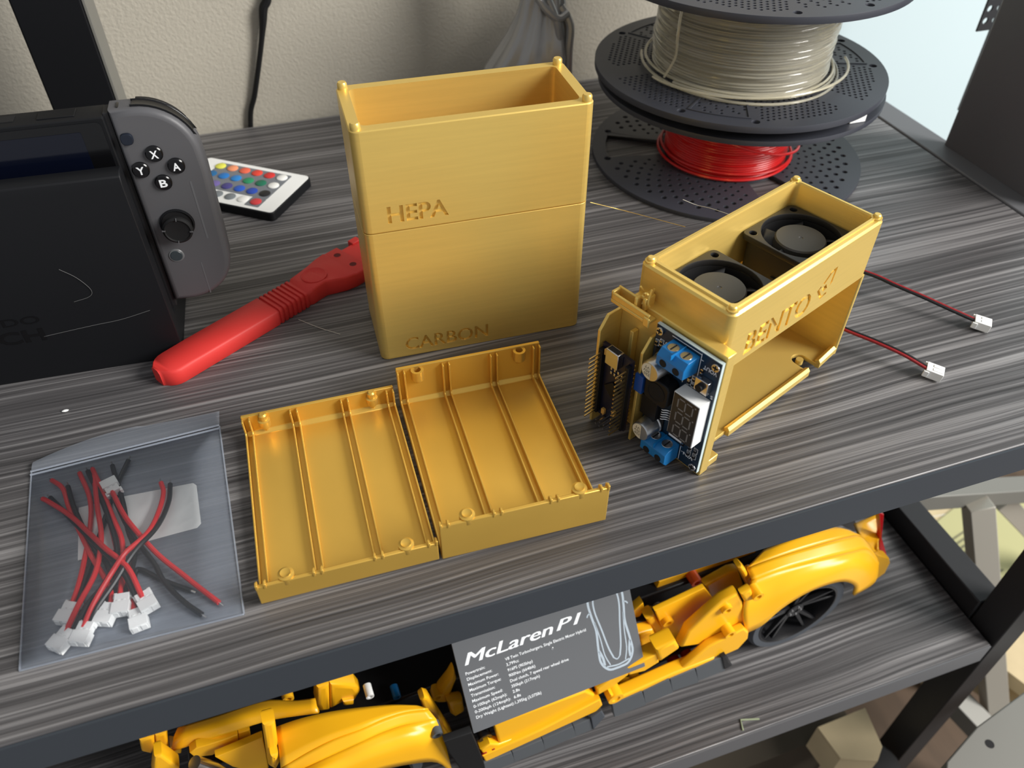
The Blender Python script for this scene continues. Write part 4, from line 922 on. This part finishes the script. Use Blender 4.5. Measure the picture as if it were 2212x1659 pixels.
cpanel('side_intake', [(360, 840), (440, 820), (470, 890), (370, 920)], 26, 10, M['car_black'])
cpanel('sill_block', [(375, 920), (480, 890), (540, 1000), (400, 1035)], 18, 10, ORG, bevel=2.5)
cpanel('sill_block', [(430, 820), (490, 790), (610, 960), (540, 1000)], 22, 10, ORG, bevel=2.5)
# upper sill pieces
cpanel('sill_panel', [(95, 1290), (300, 1150), (310, 1195), (200, 1280), (100, 1335)], 0, 10, ORG, bevel=1.2)
cpanel('sill_panel', [(302, 1150), (505, 1052), (520, 1108), (420, 1170), (312, 1198)], 0, 10, ORG, bevel=1.2)
cpanel('sill_panel', [(500, 1030), (635, 965), (662, 1015), (522, 1110)], -2, 12, ORG, bevel=2.5)
cpanel('sill_shadow_gap', [(100, 1335), (520, 1112), (800, 985), (950, 920), (860, 1005), (620, 1210), (190, 1390)], 16, 6, M['car_black'])
cpanel('lower_skirt', [(615, 1205), (860, 1000), (1100, 880), (1132, 905), (1128, 945), (1060, 1020), (900, 1090)], -2, 6, ORG, bevel=1.5)
cpanel('lower_skirt', [(185, 1330), (260, 1345), (620, 1185), (900, 1075), (900, 1090), (620, 1215), (215, 1400), (185, 1380)], -3, 9, ORG, bevel=1.5)
pin((222, 1355), -3.2, 5.6, ORG); pin((307, 1308), 4, 5.2, ORG); pin((372, 1274), 6, 5.0, ORG); pin((648, 1150), 8, 4.6, M['wire_darkred']); pin((735, 1105), 8, 4.4, M['wire_darkred']); pin((1005, 918), -2.5, 4.0, ORG)
for x0, y0_, x1, y1_ in ((195, 1395, 405, 1305), (405, 1305, 590, 1220), (590, 1220, 765, 1150), (765, 1150, 945, 1070)):
    cpanel('floor_tile', [(x0+4, y0_+5), (x1-3, y1_+4), (x1+25, y1_+95), (x0+18, y0_+88)], -4, 4, M['car_grey'], bevel=0.4)
cpanel('support_foot', [(945, 1075), (975, 1060), (1000, 1110), (1020, 1130), (965, 1160)], -5, 10, M['car_black'])
# front sill
cpanel('sill_panel', [(1172, 558), (1930, 280), (2005, 315), (1990, 335), (1330, 690), (1215, 715)], 0, 8, ORG, SS, 1.5)
cpanel('lower_skirt', [(1560, 600), (2050, 345), (2068, 395), (2020, 445), (1100, 865), (1080, 820)], -3, 7, ORG, SS, 1.2)
cpanel('toothed_beam', [(1060, 765), (1140, 715), (1215, 720), (1570, 590), (1560, 640), (1090, 815)], -1, 7, ORG, SS, 1.2)
cpanel('sill_shadow_gap', [(1215, 725), (1990, 345), (2040, 350), (1560, 605), (1240, 745)], 3, 6, M['car_black'], SS)
for x, y in ((1095, 800), (1170, 768), (1345, 700), (1430, 665), (1515, 622)): pin((x, y), -1.2, 3.0, M['wire_darkred'], fn=SS)
for x0, y0_, x1, y1_ in ((1085, 870, 1320, 780), (1320, 780, 1570, 675), (1570, 675, 1825, 565), (1825, 565, 1965, 505)):
    cpanel('floor_tile', [(x0+4, y0_+5), (x1-3, y1_+4), (x1+25, y1_+88), (x0+18, y0_+88)], -4, 4, M['car_grey'], SS, 0.4)
cpanel('side_winglet', [(1970, 500), (2060, 440), (2088, 490), (1990, 600)], -5, 4, M['tyre'], SS)
# front fender and bonnet
f_low = row([(-480, 1120), (-250, 1060), (0, 990), (220, 920), (480, 868), (700, 856), (830, 960)], 1, SS)
f_mid = row([(-480, 1040), (-280, 960), (-60, 880), (140, 800), (340, 735), (560, 675), (765, 700)], 3, SS)
f_rid = flat([(-480, 960), (-300, 872), (-100, 775), (80, 692), (260, 612), (450, 552), (695, 510)], (82, 87, 90, 92, 91, 88, 85), SS)
f_top = flat([(-580, 911), (-350, 775), (-141, 671), (76, 593), (260, 512), (440, 455), (630, 432)], (86, 92, 96, 97, 95, 92, 88), SS)
skin('front_fender', [f_low, f_mid, f_rid], M['car']); skin('front_shoulder', [f_rid, f_top], M['car'])
g_c = flat([(1410, 575), (1600, 510), (1800, 460), (2000, 425), (2250, 395), (2500, 375), (2745, 380)], (92, 95, 97, 97, 95, 92, 89), SF)
skin('fender_top', [f_top, g_c], M['car'])
cpanel('nose_strut', [(1270, 565), (1395, 530), (1420, 720), (1440, 930), (1400, 1000), (1330, 960)], 26, 10, M['car'], SF, 2.5)
cpanel('nose_peg', [(1350, 870), (1425, 850), (1430, 900), (1400, 990), (1345, 960)], 20, 8, M['car'], SF, 2.5)
cpanel('nose_skin', [(820, 870), (1275, 680), (1330, 965), (1300, 1040), (980, 960)], 40, 5, M['car'], SF)
cpanel('headlight_bar', [(575, 830), (640, 780), (905, 700), (1035, 650), (1040, 740), (900, 790), (790, 850), (620, 870)], 48, 6, M['car'], SF)
cpanel('headlight_bar', [(1040, 640), (1150, 605), (1165, 700), (1045, 745)], 50, 6, ORG, SF)
bn1 = flat([(470, 600), (860, 480), (1270, 345), (1560, 345), (1780, 320)], (72, 78, 84, 88, 90), SF); bn2 = flat([(430, 690), (860, 560), (1280, 425), (1560, 400), (1790, 380)], (76, 82, 88, 91, 93), SF); bn3 = flat([(400, 800), (860, 655), (1300, 520), (1560, 475), (1810, 440)], (70, 78, 85, 89, 91), SF)
skin('bonnet_strip', [bn1, bn2, bn3], M['car'], 3)
cpanel('bonnet_tip', [(385, 770), (500, 780), (495, 830), (400, 840)], 62, 8, M['car'], SF)
cpanel('wing_block', [(1790, 210), (1915, 175), (1920, 420), (1815, 438), (1785, 370)], 50, 12, M['car'], SF, 3)
cpanel('wing_block', [(1915, 172), (2165, 188), (2212, 245), (2165, 325), (2040, 350), (1920, 415)], 50, 12, M['car'], SF, 3)
cpanel('wing_lug', [(2040, 345), (2150, 325), (2145, 370), (2050, 382)], 47, 8, M['car'], SF, 2)
cpanel('corner_block', [(90, 710), (240, 670), (245, 770), (210, 842), (115, 820)], 60, 14, M['car'], SF, 2)
cpanel('corner_block', [(240, 665), (355, 635), (378, 790), (300, 838), (255, 780)], 60, 14, M['car'], SF, 2)
cpanel('corner_block', [(235, 870), (310, 845), (480, 970), (470, 1060), (215, 1060)], 44, 10, M['car'], SF, 2)
pin((1515, 308), 58, 3.6, M['car'], fn=SF)
MB().tube([side(SF(620, 920), 36), side(SF(800, 980), 36), side(SF(900, 1040), 36)], 4.2, 16).build('axle_rod', M['chrome'], car)
cpanel('wheel_arch_flap', [(762, 700), (990, 620), (1050, 760), (1110, 920), (900, 930), (800, 790)], -4, 5, M['rubber'], SS)
cpanel('fender_post', [(565, 360), (600, 330), (640, 340), (830, 630), (770, 690), (700, 500), (590, 430)], 24, 8, ORG, SS, 2)
cpanel('strut', [(690, 330), (800, 195), (850, 110), (870, 190), (790, 380), (700, 385)], 40, 9, ORG, SS, 3)
cpanel('strut', [(790, 380), (920, 360), (935, 450), (850, 500), (820, 480)], 34, 9, ORG, SS, 3)
pin((708, 328), 39, 3.6, ORG, fn=SS); pin((1100, 660), 4, 4.5, M['car_black'], fn=SS, L_=22); pin((705, 636), 3, 3.4, M['car_grey'], fn=SS)
for q, mt in (((150, 320), M['white']), ((372, 325), M['terminal'])): pin(q, 44, 2.6, mt, fn=SS)

# ------------------------------------------------------------------ specification plaque leaning on the car
th = math.radians(35); vd = V(0, 0, math.cos(th))+cn*math.sin(th); pn = cu.cross(vd)      # plaque normal towards the viewer
PO = CW+V(0, 0, 73)-cn*0.5
pbase = PO+cu*-191+vd*-2
pq = thing('specification_plaque', 'grey printed specification plaque with white lettering leaning on the yellow car', 'plaque', pbase)
Rm = Matrix((cu, vd, pn)).transposed()
pq.rotation_euler = Rm.to_euler()
def pl_(m_, name, mt, **k): return m_.build(name, mt, pq, (-191, -2, 0), **k)
vs, fs = plate([rrect(-251, -132, -2, 68, 0.5, 2)], 2.4, 0.2); pl_(MB().add([(x, y, z-1.2) for x, y, z in vs], fs), 'plate', M['plaque'])
def ptext(word, x0, x1, y, h, off=0.0, shear=0.0, mt='ink_white', name='printed_text', lift=0.0):
    vs, fs = text_fit(word, x0, x1, y, h, 0.02, off, shear); pl_(MB().add([(x, yy, z+0.03+lift) for x, yy, z in vs], fs), name, M[mt], smooth=False)
for dx in (0.0, 0.35, 0.7):
    ptext('McLaren', -246.4+dx, -187.9+dx, 42.6, 7.4, 0.0, 0.32, name='title_lettering', lift=dx*0.15); ptext('P1', -185.6+dx, -167.9+dx, 43.2, 6.8, 0.0, 0.35, name='title_lettering', lift=dx*0.15)
rows_ = [('Powertrain:', 'V8 Twin Turbochargers, Single Electric Motor Hybrid', 12.4, 54.8), ('Displacement:', '3,799cc', 16.2, 8.2), ('Maximum Power:', '916PS (903bhp)', 19.6, 16.6), ('Maximum Torque:', '900Nm (664lbft)', 20.4, 17.6),
         ('Transmission:', 'Dual clutch, 7 speed rear wheel drive', 15.6, 39.6), ('Maximum Speed:', '350kph (217mph)', 19.8, 19.0), ('0-100kph (62mph):', '2.8s', 21.8, 4.6), ('0-200kph (124mph):', '6.8s', 23.4, 4.6), ('Dry Weight (Lightest):', '1,395kg (3,075lb)', 25.0, 17.6)]
for i, (a, b, wa, wb) in enumerate(rows_):
    y = 36.4-i*3.72; ptext(a, -247.1, -247.1+wa, y, 1.9, 0.02); ptext(b, -221.4, -221.4+wb, y, 1.9, 0.02)
def pline(pts, w, closed=False):
    P = [V(*p, 0) for p in spline([(x, y, 0) for x, y in pts], 5)] if False else spline([(x, y, 0) for x, y in pts], 5)
    l = []; r_ = []
    for i, p in enumerate(P):
        t = (P[min(i+1, len(P)-1)]-P[max(i-1, 0)]).normalized(); n_ = V(-t.y, t.x, 0)*w/2; l.append(tuple((p+n_)[:2])); r_.append(tuple((p-n_)[:2]))
    vs, fs = plate([l+r_[::-1]], 0.05); pl_(MB().add([(x, y, z+0.03) for x, y, z in vs], fs), 'printed_drawing', M['plaque_art'], smooth=False)
cxp = -149.8                                 # top view of a car, line art
for s in (-1, 1):
    pline([(cxp+s*9.5, 64), (cxp+s*12.0, 54), (cxp+s*11.4, 44), (cxp+s*10.2, 34), (cxp+s*11.2, 22), (cxp+s*11.4, 12), (cxp+s*7, 5.4), (cxp, 4.4)], 1.5)
    pline([(cxp+s*6, 60), (cxp+s*8.4, 54), (cxp+s*8.6, 46), (cxp+s*6.6, 34), (cxp+s*4.4, 20), (cxp+s*2.2, 12)], 1.1)
    pline([(cxp+s*10.2, 40), (cxp+s*8.6, 28), (cxp+s*7.8, 16), (cxp+s*5.4, 8)], 0.8)
    pline([(cxp+s*11, 20), (cxp+s*9.4, 14), (cxp+s*9.2, 9)], 1.6)
    pline([(cxp+s*11.8, 47), (cxp+s*13.6, 46), (cxp+s*14.4, 44.6)], 0.9)
pline([(cxp-6, 60), (cxp, 61.6), (cxp+6, 60)], 1.0); pline([(cxp-8, 7.6), (cxp, 6.4), (cxp+8, 7.6)], 1.0); pline([(cxp-2.2, 12), (cxp, 10.4), (cxp+2.2, 12)], 0.8)
vs, fs = plate([circle(-190.7, 33.1, 0.9, 14)], 0.3, 0.08); pl_(MB().add([(x, y, z+0.1) for x, y, z in vs], fs), 'screw', M['chrome'])

# ------------------------------------------------------------------ what stands lower right, beyond the shelving
nf = thing('side_table_frame', 'pale taupe metal trestle frame standing behind the shelving on the right', 'table frame', (640, 330, -750)); no = (640, 330, -750)
def bar(name, A, B, w, parent, off, mt, tw=0.0):
    A, B = Vector(A), Vector(B); d = (B-A).normalized(); s_ = d.cross(V(0, 0, 1)).normalized(); t_ = s_.cross(d)
    s2 = s_*math.cos(tw)+t_*math.sin(tw); t2 = -s_*math.sin(tw)+t_*math.cos(tw); h = w/2
    lp = lambda p: [tuple(p+s2*h*i+t2*h*j) for i, j in ((-1, -1), (1, -1), (1, 1), (-1, 1))]
    return MB().loft([lp(B), lp(A)]).build(name, mt, parent, off, bevel=0.8)
yp = lambda q, y: on_plane(q[0], q[1], (0, y, 0), V(0, 1, 0))
bar('cross_bar', yp((1940, 1075), 312), yp((2330, 1050), 312), 19, nf, no, M['grey_metal'])
bar('leg', yp((2112, 1085), 300), on_z(2150, 1545, -560), 22, nf, no, M['beige_metal'], 0.7)
bar('brace', yp((2160, 1075), 330), yp((2290, 1215), 330), 20, nf, no, M['beige_metal'])
bar('foot_bar', on_z(2050, 1500, -540), on_z(2160, 1615, -560), 24, nf, no, M['grey_metal'])
bar('floor_leg', on_z(2150, 1545, -560), on_z(2150, 1545, -560)+V(30, -20, -189), 20, nf, no, M['grey_metal'])
pz = -600; pp = on_z(2110, 1200, pz)
ps = thing('printed_sheets', 'pale yellow printed sheets lying on a low carton beyond the shelving', 'paper', (pp.x, pp.y, pz))
po = (pp.x, pp.y, pz)
Q = [on_z(*q, pz) for q in ((1985, 1158), (2090, 1075), (2300, 1090), (2260, 1290), (2110, 1330))]
vs, fs = plate([[(p.x, p.y) for p in reversed(Q)]], 2); MB().add([(x, y, z+pz) for x, y, z in vs], fs).build('sheet', M['paper'], ps, po)
for i in range(14):
    q0 = (2035+i*8, 1180+i*10); q1 = (q0[0]+60-(i % 3)*12, q0[1]-40+(i % 3)*8)
    A, B = on_z(*q0, pz+1.2), on_z(*q1, pz+1.2); MB().tube([A, B], 1.1, 4, flat=0.2).build('text_line', M['ink'], ps, po)
Q = [on_z(*q, pz-2) for q in ((1900, 1150), (2060, 1040), (2380, 1040), (2330, 1330), (2100, 1380))]; lp = [(p.x, p.y) for p in reversed(Q)]
ct = thing('low_carton', 'brown cardboard carton under the pale yellow sheets', 'carton', (pp.x, pp.y, -750))
MB().prism(lp, -750, pz-1.6).build('carton_body', M['card'], ct, (pp.x, pp.y, -750), bevel=1.5)
A, B = on_z(1930, 1130, pz-1), on_z(2350, 1060, pz-1); bar('tape_seam', A, B, 1.0, ct, (pp.x, pp.y, -750), M['paper_white'])
# boxes stacked at the right edge
for (q, z, sx, sy, sz, lab) in (((2215, 1420), -520, 60, 90, 22, 'pale cardboard box at the far right edge, upper of two'), ((2205, 1462), -560, 70, 90, 30, 'pale cardboard box at the far right edge, lower of two')):
    c_ = on_z(*q, z); bx_ = thing('cardboard_box', lab, 'box', (c_.x, c_.y, z-sz), math.radians(20))
    MB().box(-sx/2, sx/2, -sy/2, sy/2, 0, sz-1).build('box_body', M['card'], bx_, bevel=0.8)
    MB().box(-sx/2-0.6, sx/2+0.6, -sy/2-0.6, sy/2+0.6, sz-1, sz).build('lid', M['card'], bx_, bevel=0.4)
# grey seat panel, lower right corner
def slab(pix, z, thk): 
    Q = [on_z(*q, z) for q in pix]; loop = [(p.x, p.y) for p in Q]
    a_ = sum(loop[i][0]*loop[(i+1) % len(loop)][1]-loop[(i+1) % len(loop)][0]*loop[i][1] for i in range(len(loop)))
    if a_ < 0: loop.reverse()
    vs, fs = plate([loop], thk, 1.2, 2); return MB().add([(x, y, zz+z-thk/2) for x, y, zz in vs], fs), Q[0]
sm, q0 = slab([(2045, 1645), (2110, 1570), (2212, 1495), (2330, 1420), (2380, 1720), (2040, 1720)], -330, 14)
sp2 = thing('grey_panel', 'grey metal seat panel with a bolt hole in the lower right corner', 'panel', (q0.x, q0.y, -344))
sm.build('panel', M['grey_metal'], sp2, (q0.x, q0.y, -344))
hc = on_z(2138, 1607, -329.9); MB().cyl((hc.x, hc.y, -330.2), 3.4, 0.4, n=20).build('bolt_hole', M['spool_gap'], sp2, (q0.x, q0.y, -344))
for dx, dy in ((0.0, 0.0), (150, -40)):
    MB().box(q0.x+30+dx, q0.x+50+dx, q0.y-40+dy, q0.y-20+dy, -750, -344).build('leg', M['grey_metal'], sp2, (q0.x, q0.y, -344))
# cardboard box on the bottom level
c_ = on_z(1835, 1590, -440); cbx = thing('open_cardboard_box', 'brown cardboard flap box below the lower shelf at the bottom edge', 'box', (c_.x, c_.y, -480))
Q = [on_z(*q, -440) for q in ((1765, 1572), (1868, 1530), (1905, 1614), (1895, 1645), (1815, 1640))]
loop = [(p.x, p.y) for p in Q][::-1]
vs, fs = plate([loop], 3, 0.4); MB().add([(x, y, z-440) for x, y, z in vs], fs).build('flap', M['card'], cbx, (c_.x, c_.y, -480))
MB().loft([[(x, y, -480) for x, y in loop], [(x, y, -441.6) for x, y in loop]]).build('box_side', M['card'], cbx, (c_.x, c_.y, -480))
bz = on_z(1880, 1655, -470); bl = thing('black_pouch', 'black object with a red tag at the bottom edge by the cardboard box', 'pouch', (bz.x, bz.y, -500))
MB().lathe([(18, 0), (26, 8), (27, 22), (20, 32), (6, 36)], 24, Matrix.Scale(1.2, 4, (1, 0, 0))).build('pouch_body', M['rubber'], bl)
MB().box(-30, -22, -8, 2, 22, 30).build('tag', M['red'], bl, bevel=0.5)
bs = thing('bottom_crate', 'dark brown storage crate standing under the lower shelf', 'crate', (300, 330, -750))
MB().box(60, 420, 215, 520, -750, -482).build('crate_body', mat('dark_brown_fibreboard', rgb(62, 54, 42), 0.8), bs, (300, 330, -750), bevel=2)
MB().box(56, 424, 211, 524, -481.8, -480.2).build('lid', mat('dark_brown_lid', rgb(66, 58, 46), 0.8), bs, (300, 330, -750), bevel=0.5)
# perforated bracket upper right
pb0 = on_plane(2128, 40, (0, 520, 0), V(0, 1, 0)); pbk = thing('perforated_bracket', 'black perforated metal strip behind the grey side panel, upper right', 'bracket', (pb0.x+14, 520, 40))
hs = [circle(5+j*9.5+(4.7 if i % 2 else 0)*0, 8+i*9.5, 2.6, 12) for i in range(18) for j in range(4)]
vs, fs = plate([[(0, 0), (38, 0), (38, 180), (0, 180)]]+hs, 1.6, 0.1)
cbr = on_plane(2108, 68, (0, 520, 0), V(0, 1, 0))
MB().add([(cbr.x+x, 520-z, cbr.z+y) for x, y, z in vs], fs).build('strip', M['steel_black'], pbk, (pb0.x+14, 520, 40))
MB().box(cbr.x+30, cbr.x+44, 521, 535, -26, cbr.z+180).build('upright', M['steel'], pbk, (pb0.x+14, 520, 40), bevel=0.8)

# ------------------------------------------------------------------ stray strands and crumbs
def strand(pts, r, mt, label):
    tag(MB().tube(spline(pts, 8), r, 6).build('plastic_strand', mt), label, 'strand', 'stray plastic strands')
z3 = [on_z(1275, 437, 60), on_z(1360, 458, 50), on_z(1480, 490, 70)]
strand(z3, 0.16, M['gold'], 'fine gold filament strand stretched between the tall box and the fan housing')
strand([on_z(1475, 431, 90), on_z(1505, 443, 88), on_z(1535, 450, 90), on_z(1575, 463, 92)], 0.14, M['strand'], 'fine clear hair rising off the rim of the fan housing')
strand([on_z(645, 690, 0.4), on_z(690, 708, 0.4), on_z(735, 722, 0.4)], 0.15, M['strand'], 'fine pale hair on the desk below the red scraper')
cr0 = on_z(141, 887, 0.6); tag(MB().lathe([(0.5, -0.6), (0.9, 0), (0.4, 0.5)], 8, Matrix.Translation(cr0) @ Matrix.Scale(2.0, 4, (1, 0, 0))).build('crumb', M['white']), 'tiny white crumb on the desk above the plastic bag', 'crumb')
for q, lab in (((1606, 1560), 'short green thread scrap on the lower shelf'),):
    a, b, c_ = on_z(1600, 1555, LZ+0.5), on_z(1605, 1578, LZ+0.5), on_z(1640, 1553, LZ+0.5)
    tag(MB().tube([b, a, c_], 0.7, 6).build('thread_scrap', mat('pale_green_thread', rgb(150, 160, 130), 0.8)), lab, 'thread')
